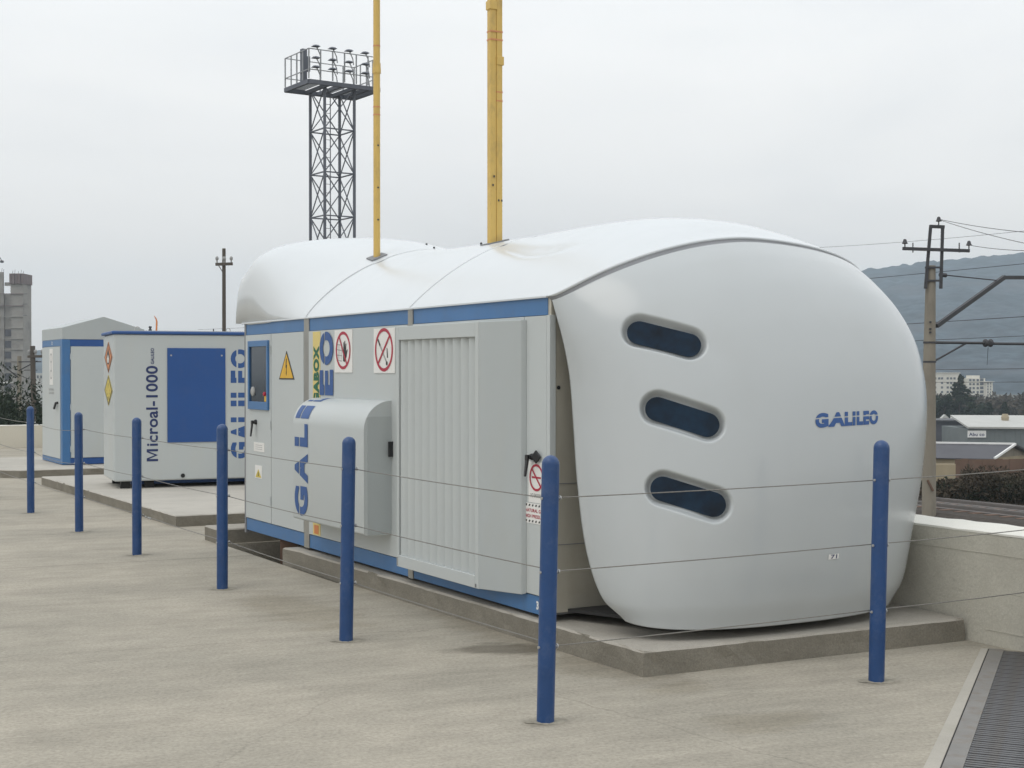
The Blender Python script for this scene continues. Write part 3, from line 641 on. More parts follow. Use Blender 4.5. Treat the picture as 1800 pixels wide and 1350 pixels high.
for (x0, y0, x1, y1, rp_) in ((1123.6, 580.5, 1211, 602.5, 22.5), (1156, 717, 1244, 745, 22), (1166, 859, 1256, 887, 22)):
    a = find_shell(x0, y0); b = find_shell(x1, y1); A3 = shellp(*a); B3 = shellp(*b); qm, fm = (a[0] + b[0]) / 2, (a[1] + b[1]) / 2
    n = shelln(qm, fm); n = n if n.dot(Vector((-.4, -1, 0))) > 0 else -n
    mid = (A3 + B3) / 2; x = (B3 - A3); hl = x.length / 2; x = (x - n * x.dot(n)).normalized(); y = n.cross(x)
    slots.append((mid, x, y, n, hl, rp_ / FP * 8.4 * .97))
NQ, NF = 420, 330
P = []
rec = .052
for j in range(NF + 1):
    f = .014 + (1 - .014) * j / NF; row = []
    for i in range(NQ + 1):
        q = i / NQ; p = shellp(q, f)
        if q < .72:
            for (mid, x, y, n, hl, rd) in slots:
                d = p - mid; u = d.dot(x)
                if abs(u) < hl + .2:
                    v = d.dot(y); uu = max(0, abs(u) - hl); sd_ = sqrt(uu * uu + v * v) - rd
                    if sd_ < .08 and abs(d.dot(n)) < .3:
                        k = 1 - sst(.004, .040, sd_); lip = .006 * math.exp(-((sd_ - .045) / .014)**2)
                        p = p - n * (rec * k) + n * lip * 0
        row.append(p)
    P.append(row)
mb = MB().grid(P)
sh = mb.build('end_shell', 'shell', CT, smooth='all', fixn=False, label='bulging white moulded end shell with three oval slots')
me = sh.data; c_ = me.polygons[NQ * (NF // 2) + NQ // 2]
if c_.normal.y > 0: me.flip_normals()
sm = sh.modifiers.new('solid', 'SOLIDIFY'); sm.thickness = .018; sm.offset = -1
for (mid, x, y, n, hl, rd) in slots:
    o2 = mid - n * (rec - .018); poly = []
    for k in range(17): a = -pi / 2 + pi * k / 16; poly.append(o2 + x * (hl + rd * cos(a)) + y * rd * sin(a))
    for k in range(17): a = pi / 2 + pi * k / 16; poly.append(o2 + x * (-hl + rd * cos(a)) + y * rd * sin(a))
    MB().prism(poly, -n * .012).build('slot_glass', 'glass', sh)
# logo on the shell
lt = MB()
qa = find_shell(1433, 753); qb = find_shell(1543, 745.5); qc = find_shell(1433, 727); qd = find_shell(1543, 721)
def on_shell(x, y, off=.003):
    q = (qa[0] * (1 - x) + qb[0] * x) * (1 - y) + (qc[0] * (1 - x) + qd[0] * x) * y
    f = (qa[1] * (1 - x) + qb[1] * x) * (1 - y) + (qc[1] * (1 - x) + qd[1] * x) * y
    n = shelln(q, f); n = n if n.y < 0 else -n
    return shellp(q, f) + n * off
text(lt, on_shell, 'GALILEO', .06, (.60, .69), 40); lt.build('lettering', 'navy', sh, label='blue GALILEO lettering on the shell', fixn=False)
# tape scrap on the shell
qa = find_shell(1456, 984); qb = find_shell(1474, 982); qc = find_shell(1457, 975); qd = find_shell(1475, 973)
MB().grid([[on_shell(x, y, .003) for x in (0, .25, .5, .75, 1)] for y in (0, .5, 1)]).build('tape_scrap', 'white', sh, fixn=False)
text(MB(), on_shell, 'II', .03)
g = MB(); text(g, lambda x, y: on_shell(.2 + .6 * x, .1 + .8 * y, .0045), '71', .02, None, 6); g.build('tape_mark', 'navyd', sh, fixn=False)
# roof sections
RG = [(s, r) for s in np.linspace(0, 2.5, 90) for r in np.linspace(-.3, 5.86, 240)]
RGp = np.array([l2px((s, r, roof_base(s, r))) for s, r in RG]); RGy = np.array([r + .5 * s for s, r in RG])
def find_roof(px, py):
    d = ((RGp - (px, py))**2).sum(1) + RGy * 1.0; return RG[int(np.argmin(d))]
for path, dep, wid in (([(878, 424), (890, 432), (905, 438), (930, 443), (960, 442), (995, 436), (1035, 428)], .026, .045), ([(918, 412), (940, 415), (970, 416), (1005, 413)], .012, .045),
                  ([(432, 516), (436, 530), (448, 540), (470, 548), (492, 553)], .02, .03), ([(1290, 395), (1340, 403), (1390, 413)], .010, .05), ([(640, 434), (665, 455), (690, 461), (740, 464)], .010, .06)):
    CRE.append((np.array([find_roof(*p) for p in path]), dep, wid))
def crease(s, r):
    z = 0
    for pts, dep, wid in CRE:
        if not (pts[:, 0].min() - .3 < s < pts[:, 0].max() + .3 and pts[:, 1].min() - .3 < r < pts[:, 1].max() + .3): continue
        a = pts[:-1]; b = pts[1:]; ab = b - a; t = np.clip(((s - a[:, 0]) * ab[:, 0] + (r - a[:, 1]) * ab[:, 1]) / ((ab**2).sum(1) + 1e-9), 0, 1)
        d = np.sqrt((a[:, 0] + ab[:, 0] * t - s)**2 + (a[:, 1] + ab[:, 1] * t - r)**2); k = int(d.argmin())
        e = min(1, 4 * (k + t[k]) / len(a), 4 * (len(a) - k - t[k]) / len(a))
        z -= dep * e * math.exp(-(d[k] / wid)**2)
    return z
def roof_section(u0, u1, near=False, far=False):
    P = []; nv = 110 if near else 90
    for j in range(nv + 1):
        row = []
        for i in range(91):
            q = i / 90; s = seam_s(q)
            ra_ = -seam_t(q) if near else u0
            r = ra_ + (u1 - ra_) * j / nv
            z = roofz(s, r) + crease(s, r)
            so = s
            if far and r > 5.6:   # round the far end down
                pass
            e = abs((s - 1.25) / 1.25)
            row.append(Vector((1.25 + (so - 1.25) * 1.014, r, z)))
        P.append(row)
    if far:
        last = P[-1]
        for k in range(1, 10):
            a = pi / 2 * k / 9; P.append([Vector((p.x, p.y + .12 * sin(a), 2.17 + (p.z - 2.17) * cos(a))) for p in last])
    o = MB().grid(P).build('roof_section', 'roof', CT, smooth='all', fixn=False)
    if o.data.polygons[len(o.data.polygons) // 2].normal.z < 0: o.data.flip_normals()
    m_ = o.modifiers.new('solid', 'SOLIDIFY'); m_.thickness = .016; m_.offset = -1
    return o
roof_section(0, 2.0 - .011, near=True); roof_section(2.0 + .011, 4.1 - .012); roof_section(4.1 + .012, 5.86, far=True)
for rr in (2.0, 4.1):
    A = []; 
    for i in range(61):
        s = seam_s(i / 60); A.append([Vector((1.25 + (s - 1.25) * 1.012, rr - .014, roofz(s, rr) - .008)), Vector((1.25 + (s - 1.25) * 1.012, rr + .014, roofz(s, rr) - .008))])
    MB().grid(A).build('seam_strip', 'seam', CT, smooth='all', solid=.01)
A = []
for i in range(121):
    q = i / 120; s = seam_s(q); r = -seam_t(q); p = Vector((1.25 + (s - 1.25) * 1.010, r + .012, roofz(s, r) - .008)); b_ = shellp(q, .022); n = shelln(q, .03); n = n if n.y < 0 else -n
    b_ = b_ + (Vector((1.25, 1, b_.z)) - b_).normalized() * .010
    A.append([p, p.lerp(b_, .5) , b_])
MB().grid(A).build('shell_gasket', 'seam', CT, smooth='all')
# drip lip along the roof edge
box(-.022, .02, .02, 5.8, 2.158, 2.172).build('roof_lip', 'roof', CT, bevel=.003)
# inner dark floor under the shell
MB().prism([(.12, -.0075, .2), (.35, -.55, .2), (.8, -.85, .2), (1.5, -.85, .2), (2.0, -.6, .2), (2.2, -.0075, .2)], (0, 0, .02)).build('shell_floor', 'rubber', CT)
# bolts on the roof ridge
for px, py in ((763, 431), (750, 425), (846, 421)):
    s, r = find_roof(px, py + 6); MB().lathe([(.010, 0), (.010, .022), (.005, .028)], 8).build('roof_bolt', 'iron', CT, loc=(s, r, roofz(s, r) - .01))

# vent pipes
def vent(px, py, w, square, label, collars, seed):
    best = min(RG, key=lambda g: abs(l2px((g[0], g[1], roofz(*g)))[0] - px) * 1 + abs(l2px((g[0], g[1], roofz(*g)))[1] - py) + .5 * g[1])
    return best
def flange(e, s, r, z, w):
    c = [(-w * 1.5, -w * 1.3), (w * 1.5, -w * 1.3), (w * 1.5, w * 1.3), (-w * 1.5, w * 1.3)]
    top = [Vector((a, b, roofz(s + a, r + b) + .012 - z)) for a, b in c]
    MB().prism(top, (0, 0, -.014)).build('flange', 'seam', e)
def pipe_thing(s, r, label, double):
    z = roofz(s, r); e = empty('vent_pipe', loc(s, r, z), TH)
    H_ = 4.6
    if double:
        w = .054; a = box(-w, -.0008, -.03, .03, -.05, H_); o = a.build('pipe', 'pipe', e, bevel=.006)
        box(.0008, w, -.034, .026, -.05, H_).build('pipe', 'pipe', e, bevel=.006)
        for z0, z1, c0, c1 in ((.0 + 1.10 - .40 + .56, 1.30, -w - .001, w + .001), (.0, 0, 0, 0)):
            pass
        for zz, x0, x1 in ((1.42, .0, w + .01), (1.86, -w - .01, .0)):
            box(x0, x1, -.042, .034, zz, zz + .07).build('collar', 'pipe', e, bevel=.004)
        for zz in (1.68, 1.615): box(-w - .0015, w + .0015, -.036, .032, zz, zz + .012).build('red_band', 'pipered', e)
        for zz in (1.13, 1.20): box(.0, w + .0015, -.036, .028, zz, zz + .010).build('red_band', 'pipered', e)
        for zz, x in ((.33, .012), (.33, .04), (.52, -.03), (.45, -.04), (1.95, -.02)): box(x, x + .012, -.037, -.034, zz, zz + .016).build('scuff', 'iron', e)
    else:
        MB().lathe([(.031, -.05), (.031, H_)], 16).build('pipe', 'pipe', e, smooth=True)
        for zz, rr, hh in ((1.66, .038, .045), (1.70, .036, .05)): MB().lathe([(rr, zz), (rr, zz + hh)], 16).build('collar', 'pipe', e, smooth=True)
        for zz in (1.35, 1.28, 1.9): MB().lathe([(.0325, zz), (.0325, zz + .012)], 16).build('red_band', 'pipered', e, smooth=True)
        for zz, a in ((.33, -2.2), (.62, -1.6), (1.0, -1.9)): MB().box(-.008, .008, -.033, -.030, zz, zz + .014).build('scuff', 'iron', e)
    flange(e, s, r, z, .05 if not double else .06)
    tag(e, label, 'pipe', 'yellow vent pipes on the container roof')
def sr_for(px, py, rfix):
    bb = min(((abs(l2px((s, rfix, roofz(s, rfix)))[0] - px), s) for s in np.linspace(.2, 1.6, 200))); return bb[1]
s2, r2_ = find_roof(870, 427); pipe_thing(s2, r2_, 'thicker double yellow vent pipe rising from the roof near the middle seam', True)
s1, r1_ = find_roof(663, 454); pipe_thing(s1, r1_, 'thinner round yellow vent pipe rising from the roof in front of the light mast', False)

# ------------------------------------------------------------------ cabinet with blue rectangle
t2 = radians(22.3); K = Vector((-5.32, 19.0, 0)); CB = empty('equipment_cabinet', K, t2)
tag(CB, 'white cabinet with blue rectangle, diamond hazard signs and vertical lettering', 'cabinet')
fx, fy = Vector((cos(t2), sin(t2), 0)), Vector((-sin(t2), cos(t2), 0))
def xk(px):
    a = (px - 900) / FP; return (a * K.y - K.x) / (fx.x - a * fx.y)
def zk(px, py): return HC - (py - 653) / FP * (K.y + fx.y * xk(px))
ZL, ZH, WB, DB = .225, 2.20, 2.75, 1.2
box(0, WB, 0, DB, ZL, ZH).build('body', 'panel', CB, bevel=.02)
box(-.03, WB + .02, -.02, DB + .02, ZH + .001, ZH + .042).build('roof_rim', 'navy', CB, bevel=.012)
MB().prism([(0, .02, ZH + .042), (WB, .02, ZH + .042), (WB, DB, ZH + .042), (0, DB, ZH + .042)], (0, 0, .01)).build('roof_sheet', 'panel2', CB)
box(.25, WB - .2, .25, DB - .15, .165, ZL - .001).build('base_frame', 'signblue', CB)
for x, y in ((.10, .1), (.42, .12), (1.85, .1), (WB - .2, .1), (.1, DB - .2), (WB - .2, DB - .2)):
    box(x, x + .12, y, y + .1, .125, ZL - .001).build('foot', 'rubber', CB)
xa, xb = xk(294), xk(396); za, zb_ = zk(345, 777), zk(345, 612)
bpn = box(xa, xb, -.014, -.001, za, zb_).build('blue_panel', 'signblue', CB, bevel=.002)
for x in (xa + .05, xb - .05): MB().lathe([(.012, 0), (.012, .005)], 12).build('screw', 'galv', bpn, loc=(x, -.014, zb_ - .10)).rotation_euler = (radians(90), 0, 0)
MB().lathe([(.028, 0), (.028, .012), (.012, .013)], 18).build('drain_hole', 'black', CB, smooth=True, loc=(xk(321), -.001, zk(321, 836))).rotation_euler = (radians(90), 0, 0)
def up_text(txt, px0, px1, pyb, pyt, m, bold, slit=None, letters=None):
    g = MB(); x0, x1 = xk(px0), xk(px1); z0, z1 = zk((px0 + px1) / 2, pyb), zk((px0 + px1) / 2, pyt)
    if letters:
        for ch, a, b in letters: text(g, lambda x, y: (x1 + (x0 - x1) * y, -.0025, z0 + (z1 - z0) * (a + (b - a) * x)), ch, bold, slit)
    else: text(g, lambda x, y: (x1 + (x0 - x1) * y, -.0025, z0 + (z1 - z0) * x), txt, bold, slit)
    return g.build('lettering', m, CB, fixn=False)
up_text('icroal-1000', 256.5, 277.5, 784, 643, 'navyd', .022)
g = MB(); mx0, mx1 = xk(277.5), xk(257.5); mz0, mz1 = zk(267, 811), zk(267, 789.5)
for poly in ([(0, 0), (.19, 0), (.19, .80), (.5, 0), (.5, .30), (.25, 1), (0, 1)], [(1, 0), (1, 1), (.75, 1), (.5, .30), (.5, 0), (.81, .80), (.81, 0)]):
    g.add([(mx0 + (mx1 - mx0) * y, -.0025, mz0 + (mz1 - mz0) * x) for x, y in poly], [tuple(range(7))])
g.build('lettering', 'navyd', CB, fixn=False)
up_text('GALILEO', 265, 271, 640, 612, 'navyd', .03)
tot = 805 - 613.
up_text('', 405.5, 438, 805, 613, 'navy', .055, (.60, .69), [(c, (805 - a) / tot, (805 - b) / tot) for c, a, b in (('G', 806, 777), ('A', 772, 746), ('L', 742, 721), ('I', 714, 704), ('L', 699, 677), ('E', 673, 651), ('O', 647, 614))]).name = 'lettering'
# diamonds on the left side face
def diamond(zc, face, label, flame):
    yc = .58; h = .21; hy = .45
    D = MB().prism([(-.003, yc - hy, zc), (-.003, yc, zc + h), (-.003, yc + hy, zc), (-.003, yc, zc - h)], (-.004, 0, 0)).build('hazard_diamond', face, CB, label=label)
    def pp(y, z): return (-.0075, yc + y * hy, zc + z * h)
    b = MB()
    for a, c in (((-.96, 0), (0, .96)), ((0, .96), (.96, 0)), ((.96, 0), (0, -.96)), ((0, -.96), (-.96, 0))):
        b.prism([pp(*a), pp(*c), pp(c[0] * .88, c[1] * .88), pp(a[0] * .88, a[1] * .88)], (-.0006, 0, 0))
    b.build('border', 'blackp', D)
    if flame:
        MB().prism([pp(0, .62), pp(-.42, .02), pp(-.3, -.38), pp(0, -.5), pp(.3, -.38), pp(.42, .02)], (-.0008, 0, 0)).build('symbol', 'blackp', D)
        MB().prism([(v[0] - .001, v[1], v[2]) for v in (pp(0, .2), pp(-.22, -.1), pp(-.15, -.36), pp(.15, -.36), pp(.22, -.1))], (-.0008, 0, 0)).build('white_flame', 'white', D)
    else:
        MB().prism([pp(-.05, -.42), pp(.15, -.42), pp(.12, -.62), pp(-.05, -.62)], (-.0008, 0, 0)).build('symbol', 'blackp', D)
        for a, c in ((-.45, .05), (-.35, -.25), (.4, .0), (.3, -.3), (0, .45)): MB().prism([pp(a - .05, c), pp(a + .05, c), pp(a * .55, c * .4 - .06)], (-.0008, 0, 0)).build('burst_mark', 'blackp' if a > -.4 else 'red', D)
zD = lambda py: HC - (py - 653) / FP * (K.y + fy.y * .58)
diamond(zD(628), 'orange', 'orange diamond sign with flame', True); diamond(zD(686), 'yellow2', 'yellow diamond sign with burst symbol', False)
for px, r_ in ((244, .035), (405, .028)):
    x = xk(px); MB().tube([(x - r_, .15, ZH + .05), (x - r_, .15, ZH + .07)] + [(x - r_ * cos(a), .15, ZH + .07 + r_ * sin(a)) for a in [pi * k / 8 for k in range(9)]] + [(x + r_, .15, ZH + .05)], .006, 6).build('lifting_eye', 'galv', CB, smooth=True)
x = xk(267); MB().lathe([(.022, 0), (.022, .02), (.012, .03), (.022, .05), (.018, .065)], 10).build('roof_valve', 'iron', CB, loc=(x, .15, ZH + .05))
x = xk(379); MB().lathe([(.008, 0), (.008, .04)], 8).build('roof_stud', 'iron', CB, loc=(x, .15, ZH + .05))
x = xk(279); MB().tube([(x, .2, ZH + .05), (x + .005, .2, ZH + .18), (x - .005, .2, ZH + .22), (x - .03, .2, ZH + .26)], [.012, .012, .009, .003], 8).build('orange_stub', 'orange', CB, smooth=True)

# ------------------------------------------------------------------ gabled cabinet
K3c = Vector((-7.52, 23.8, 0)); G3 = empty('gabled_cabinet', K3c, TH); tag(G3, 'white cabinet with blue corner frame and grey gabled roof at far left', 'cabinet')
WG, DG = 1.36, 1.62; z0, ze, zr, zp = .14, 2.06, 2.235, 2.455
box(.01, WG - .01, .01, DG - .01, z0 + .03, ze + .14).build('body', 'panel2', G3)
box(-.008, .125, -.008, .135, z0, 2.24).build('corner_post', 'blue', G3, bevel=.003)
box(-.006, .01, DG - .03, DG + .004, z0, 2.24).build('corner_post', 'signblue', G3); box(WG - .1, WG + .006, -.006, .01, z0, 2.24).build('corner_post', 'signblue', G3)
box(.126, WG - .101, -.005, .01, z0, z0 + .105).build('skirt', 'signblue', G3); box(-.005, .01, .136, DG - .031, z0, z0 + .085).build('skirt', 'blue', G3)
box(.126, WG - .101, -.005, .01, 2.125, 2.24).build('top_band', 'signblue', G3); box(-.005, .01, .136, DG - .031, 2.13, 2.24).build('top_band', 'blue', G3)
box(.135, WG - .108, -.016, .009, z0 + .11, 2.12).build('door', 'panel', G3, bevel=.004)
dd = box(-.016, .009, .142, DG - .036, z0 + .09, 2.12).build('door', 'panel', G3, bevel=.004)
for z in (.35, 1.05, 1.9): MB().tube([(.128, -.012, z), (.128, -.012, z + .1)], .009, 8).build('hinge', 'panel', G3, smooth=True)
hd = MB().lathe([(.02, 0), (.02, .03), (.014, .04)], 10).build('handle', 'black', dd, loc=(-.016, .28, 1.17)); hd.rotation_euler = (0, radians(-90), 0)
MB().bar((-.05, .29, 1.17), (-.055, .42, 1.07), .03, .03).build('lever', 'black', dd)
# roof cap with gable fascias
MB().prism([(-.01, -.012, 2.241), (WG + .01, -.012, 2.241), (WG + .01, -.012, 2.42), (.50 * WG, -.012, 2.63), (-.01, -.012, 2.435)], (0, DG + .02, 0)).build('gable_roof', 'panel2', G3, bevel=.004)
r_ = MB().box(-.020, -.0162, .68, .95, 1.42 + .05, 2.09).build('sign', 'white', G3, label='white pictogram sign')
def yk3(y, z): return (-.0215, y, z)
g = MB(); 
ring(g, Plane((-.0203, .815, 1.93), (0, -1, 0), (0, 0, 1), (-1, 0, 0)), 0, 0, .06, .085, .001, 16); ring(g, Plane((-.0203, .815, 1.65), (0, -1, 0), (0, 0, 1), (-1, 0, 0)), 0, 0, .06, .085, .001, 16)
g.prism([yk3(.83, 1.70), yk3(.79, 1.70), yk3(.80, 1.86), yk3(.84, 1.86)], (-.0005, 0, 0)); g.build('symbol', 'greyp', r_, fixn=False)
g = MB()
for z in (1.38, 1.32):
    text(g, lambda x, y: (-.018, 1.02 - .44 * x, z - .01 + .04 * y), 'NATURAL' if z > 1.35 else 'GAS BOX', .02)
g.build('print', 'greyp', G3, fixn=False)
g = MB(); text(g, lambda x, y: (WG * .52 + .12 * x, -.0065, 2.155 + .055 * y), 'GB', .05); text(g, lambda x, y: (-.0065, .85 - .09 * x, 2.155 + .06 * y), 'X', .05); g.build('white_mark', 'white', G3, fixn=False)

# ------------------------------------------------------------------ posts and wires
posts = [(-6.98, 19.15), (-5.78, 17.07), (-4.59, 15.07), (-3.474, 13.16), (-2.264, 11.10), (-1.047, 8.96), (.162, 6.885), (1.998, 7.785), (3.135, 8.43)]
hts = [1.28, 1.283, 1.27, 1.275, 1.29, 1.29, 1.295, 1.325, 1.32]
lean = [0, -.003, -.005, 0, .002, .02, .026, .026, .0]
labels = ['far blue round-topped post at the very left edge of the yard', 'blue round-topped post in front of the cream wall, left of the gabled cabinet',
          'blue round-topped post in front of the gabled cabinet', 'blue round-topped post in front of the Microal-1000 lettering', 'blue round-topped post at the lower corner of the blue rectangle panel',
          'blue round-topped post in front of the rolled-top white cover', 'nearest blue round-topped post, by the brushed steel end of the container', 'blue round-topped post in front of the white shell below its logo', 'blue round-topped post beyond the right edge beside the low wall']
pr = .0432
def make_post():
    e = empty('barrier_post')
    H_ = 1.29
    MB().lathe([(pr, 0), (pr, H_ - pr)] + [(pr * cos(a), H_ - pr + pr * sin(a)) for a in [pi / 2 * k / 8 for k in range(1, 8)]] + [(.002, H_)], 28).build('tube', 'postblue', e, smooth=True)
    rnd = random.Random(5); pts = []
    for k in range(26): a = 2 * pi * k / 26; q = .066 + rnd.uniform(-.010, .02) + .014 * cos(a * 2); pts.append((q * 1.25 * cos(a), q * .95 * sin(a), .0))
    MB().add([(p[0], p[1], .0015) for p in pts] + [(p[0] * .7, p[1] * .7, .005) for p in pts], [(k, (k + 1) % 26, 26 + (k + 1) % 26, 26 + k) for k in range(26)] + [tuple(range(26, 52))]).build('mortar_ring', M['mortar'], e, smooth=True)
    return e
M['mortar'] = mat('mortar_ring_grime', (.30, .275, .22), .95, var=.25, vscale=20, bump=.4, bscale=60)
proto = make_post()
ZW = [1.086, .728, .365]
pobj = []
for i, (x, y) in enumerate(posts):
    e = proto if i == 0 else copytree(proto); e.location = (x, y, 0); e.rotation_euler = (0, lean[i] / 1.29, i * .9 if abs(lean[i]) < .001 else 0)
    k = hts[i] / 1.29; e.scale = (1, 1, k)
    tag(e, labels[i], 'bollard post', 'blue posts along the yard edge'); pobj.append(e)
rowV = V2; bolt = MB().lathe([(.007, -.05), (.007, .052), (.012, .053), (.012, .060)], 10).build('eye_bolt', 'galv', pobj[0]); bolt_me = bolt.data; bpy.data.objects.remove(bolt)
for i, e in enumerate(pobj):
    for z in ZW:
        b = bpy.data.objects.new('eye_bolt', bolt_me); COL.objects.link(b); b.parent = e
        b.location = (0, 0, (z + .02 * (i == 7)) / e.scale[2]); b.rotation_euler = (radians(90), 0, atan2(V2.y, V2.x) + radians(90) - e.rotation_euler[2])
def wire(pts, sags, r, n=6, per=14):
    out = []
    for i in range(len(pts) - 1):
        a, b = Vector(pts[i]), Vector(pts[i + 1])
        for k in range(per + (i == len(pts) - 2)): u = k / per; p = a.lerp(b, u); p.z -= sags[i] * 4 * u * (1 - u); out.append(p)
    return MB().tube(out, r, n)
nmz = ['top', 'middle', 'bottom']; off = V2 * .050
for j, z in enumerate(ZW):
    P = [Vector((x, y, z + random.uniform(-.006, .006))) + off for x, y in posts[:7]]
    P = [P[0] + U2 * 2.4] + P
    o = wire(P, [.015, .012, .045 if j < 2 else .02, .012, .01, .008, .006], .0030).build('barrier_cable', 'cable', smooth=True)
    tag(o, nmz[j] + ' steel cable strung along the long row of blue posts', 'cable', 'steel cables between the blue posts')
    q = Vector((posts[3][0], posts[3][1], ZW[j])) + off
    if j == 2:
        for k in (.12, .22, .27): w0 = q - U2 * k; MB().tube([w0 + Vector((0, 0, -.004)), w0 - U2 * .03 + Vector((0, 0, -.004))], .010, 8).build('cable_clamp', 'galv', o)
    e0 = Vector((posts[6][0], posts[6][1], z)) + off; z7 = (1.10, .748, .385)[j]; e1 = Vector((posts[7][0], posts[7][1], z7)) + U2 * .046; e2 = Vector((posts[8][0], posts[8][1], (1.124, .767, .396)[j])) + U2 * .02
    o = wire([e0, e1, e2], [.004, .004], .0030).build('barrier_cable', 'cable', smooth=True)
    tag(o, nmz[j] + ' steel cable crossing in front of the white shell end', 'cable', 'steel cables between the blue posts')

# ------------------------------------------------------------------ drain grate
GT = empty('drain_grate', G0); ga = atan2(gd.x, gd.y); 
tag(GT, 'dark steel slotted drain grate in a flat frame at the lower right', 'grate')
def gv(a, b, z): return gd * a + gp * b + Vector((0, 0, z))
MB().prism([gv(-GL, -.028, 0), gv(.0, -.028, 0), gv(.0, -.0225, 0), gv(-GL, -.0225, 0)], (0, 0, .003)).build('frame_gap', 'dark', GT)
MB().prism([gv(-GL, -.022, 0), gv(0, -.022, 0), gv(0, GF - .022, 0), gv(-GL, GF - .022, 0)], (0, 0, .006)).build('frame', 'gframe', GT, bevel=.001)
MB().prism([gv(-GL, GF, -.20), gv(0, GF, -.20), gv(0, GW, -.20), gv(-GL, GW, -.20)], (0, 0, .01)).build('pit_floor', 'dark', GT)
nb = 110; pitch = .038
bm_ = MB().prism([gv(0, GF - .021, 0), gv(0, GW, 0), gv(.023, GW, 0), gv(.023, GF - .021, 0)], (0, 0, -.03)).build('bar', 'grate', GT, loc=gv(-.06, 0, .003)).data
for k in range(1, nb):
    o = bpy.data.objects.new('bar', bm_); COL.objects.link(o); o.parent = GT; o.location = gv(-.06 - pitch * k, 0, .003 + .0006 * (k % 3))
for b in (GF + .2, GF + .5): MB().prism([gv(-GL, b, 0), gv(0, b, 0), gv(0, b + .01, 0), gv(-GL, b + .01, 0)], (0, 0, -.06)).build('cross_bar', 'grate', GT, loc=(0, 0, -.03))
# pale finish strip beside the grate
MB().prism([gv(-GL, -.11, 0), gv(.0, -.07, 0), gv(.0, -.030, 0), gv(-GL, -.030, 0)], (0, 0, .003)).build('edge_strip', M['yardpale'] if 'yardpale' in M else mat('pale_trowelled_edge', (.40, .375, .325), .9, var=.09, vscale=3, dark=(.36, .34, .28), dfac=.5, dscale=4, bump=.3, bscale=50, fine=.06), GT)

# ------------------------------------------------------------------ light mast
MC = Vector((-12.14, 96.2, 0)); ma = atan2(.551, .835); LM = empty('floodlight_mast', (MC.x, MC.y, ground_z(96)), ma)
tag(LM, 'tall dark lattice floodlight mast with railed lamp platform', 'light mast', None)
gz = ground_z(96); h_ = 1.1; zpf = 20.7 - gz
lv = [0] + [z - gz for z in (-2.3, .55, 3.45, 6.3, 9.2, 12.1, 15.0, 17.9)] + [zpf]
cor = [(-h_, -h_), (h_, -h_), (h_, h_), (-h_, h_)]
for c in cor: MB().bar((c[0], c[1], 0), (c[0], c[1], zpf), .15).build('leg', 'mast', LM)
for k in range(len(lv) - 1):
    for i in range(4):
        a, b = cor[i], cor[(i + 1) % 4]
        MB().bar((*a, lv[k]), (*b, lv[k + 1]), .06).build('brace', 'mast', LM); MB().bar((*b, lv[k]), (*a, lv[k + 1]), .06).build('brace', 'mast', LM)
        if k: MB().bar((*a, lv[k]), (*b, lv[k]), .08).build('brace', 'mast', LM)
for s_ in (-.2, .2): MB().bar((-.1 + s_, .5, 0), (-.1 + s_, .5, zpf), .05).build('ladder_rail', 'mast', LM)
for k in range(int(zpf / .6)): MB().bar((-.3, .5, .6 * k), (.1, .5, .6 * k), .03).build('ladder_rung', 'mast', LM)
px_, py_ = 2.6, 1.85
for a, b in (((-px_, -py_), (px_, -py_)), ((px_, -py_), (px_, py_)), ((px_, py_), (-px_, py_)), ((-px_, py_), (-px_, -py_))): MB().bar((*a, zpf), (*b, zpf), .18, .28).build('platform_beam', 'mast', LM)
for x in (-1.1, -.2, .9, 1.8): MB().bar((x, -py_, zpf - .02), (x, py_, zpf - .02), .16, .25).build('platform_beam', 'mast', LM)
for k in range(24):
    y = -py_ + .1 + k * (2 * py_ - .2) / 23
    for x0, x1 in ((-px_ + .1, -1.2), (-.1, .8) if k < 12 else (.2, .8), (1.0, px_ - .1)): MB().bar((x0, y, zpf + .15), (x1, y, zpf + .15), .055, .02).build('deck_bar', 'mastl', LM)
top = 2.15
for x in (-2.6, -1.75, -.87, 0, .87, 1.75, 2.6):
    for y in (-py_, py_):
        if y > 0 and abs(x) in (.87,): continue
        MB().bar((x, y, zpf + .2), (x, y, zpf + top), .075).build('railing_post', 'mastl', LM)
for x in (-px_, px_):
    for y in (-.9, 0, .9): MB().bar((x, y, zpf + .2), (x, y, zpf + top), .07).build('railing_post', 'mastl', LM)
for z in (.8, top):
    for a, b in (((-px_, -py_), (px_, -py_)), ((px_, -py_), (px_, py_)), ((px_, py_), (-px_, py_)), ((-px_, py_), (-px_, -py_))): MB().bar((*a, zpf + z), (*b, zpf + z), .055).build('railing', 'mastl', LM)
lm = None
for zz in (top + .05, 1.45, .85):
    for x in (-2.3, -1.1, .1, 1.3):
        if lm is None:
            hm = MB(); hm.add([(-.22, -.7, .0), (.22, -.7, .0), (.26, -.2, .0), (-.26, -.2, .0), (-.10, -.6, .10), (.10, -.6, .10), (.10, -.28, .14), (-.10, -.28, .14)], [(0, 1, 2, 3), (4, 7, 6, 5), (0, 4, 5, 1), (1, 5, 6, 2), (2, 6, 7, 3), (3, 7, 4, 0)])
            lm = hm.build('lamp_head', 'mast', LM); lm.location = (x, -py_, zpf + zz)
            MB().tube([(.1, -.25, .08), (.35, .0, -.05), (.55, .08, -.35), (.62, .1, -.75)], .04, 6).build('lamp_arm', 'mastl', lm)
        else:
            c = lm.copy(); COL.objects.link(c); c.location = (x, -py_, zpf + zz)
            for ch in lm.children: d = ch.copy(); COL.objects.link(d); d.parent = c
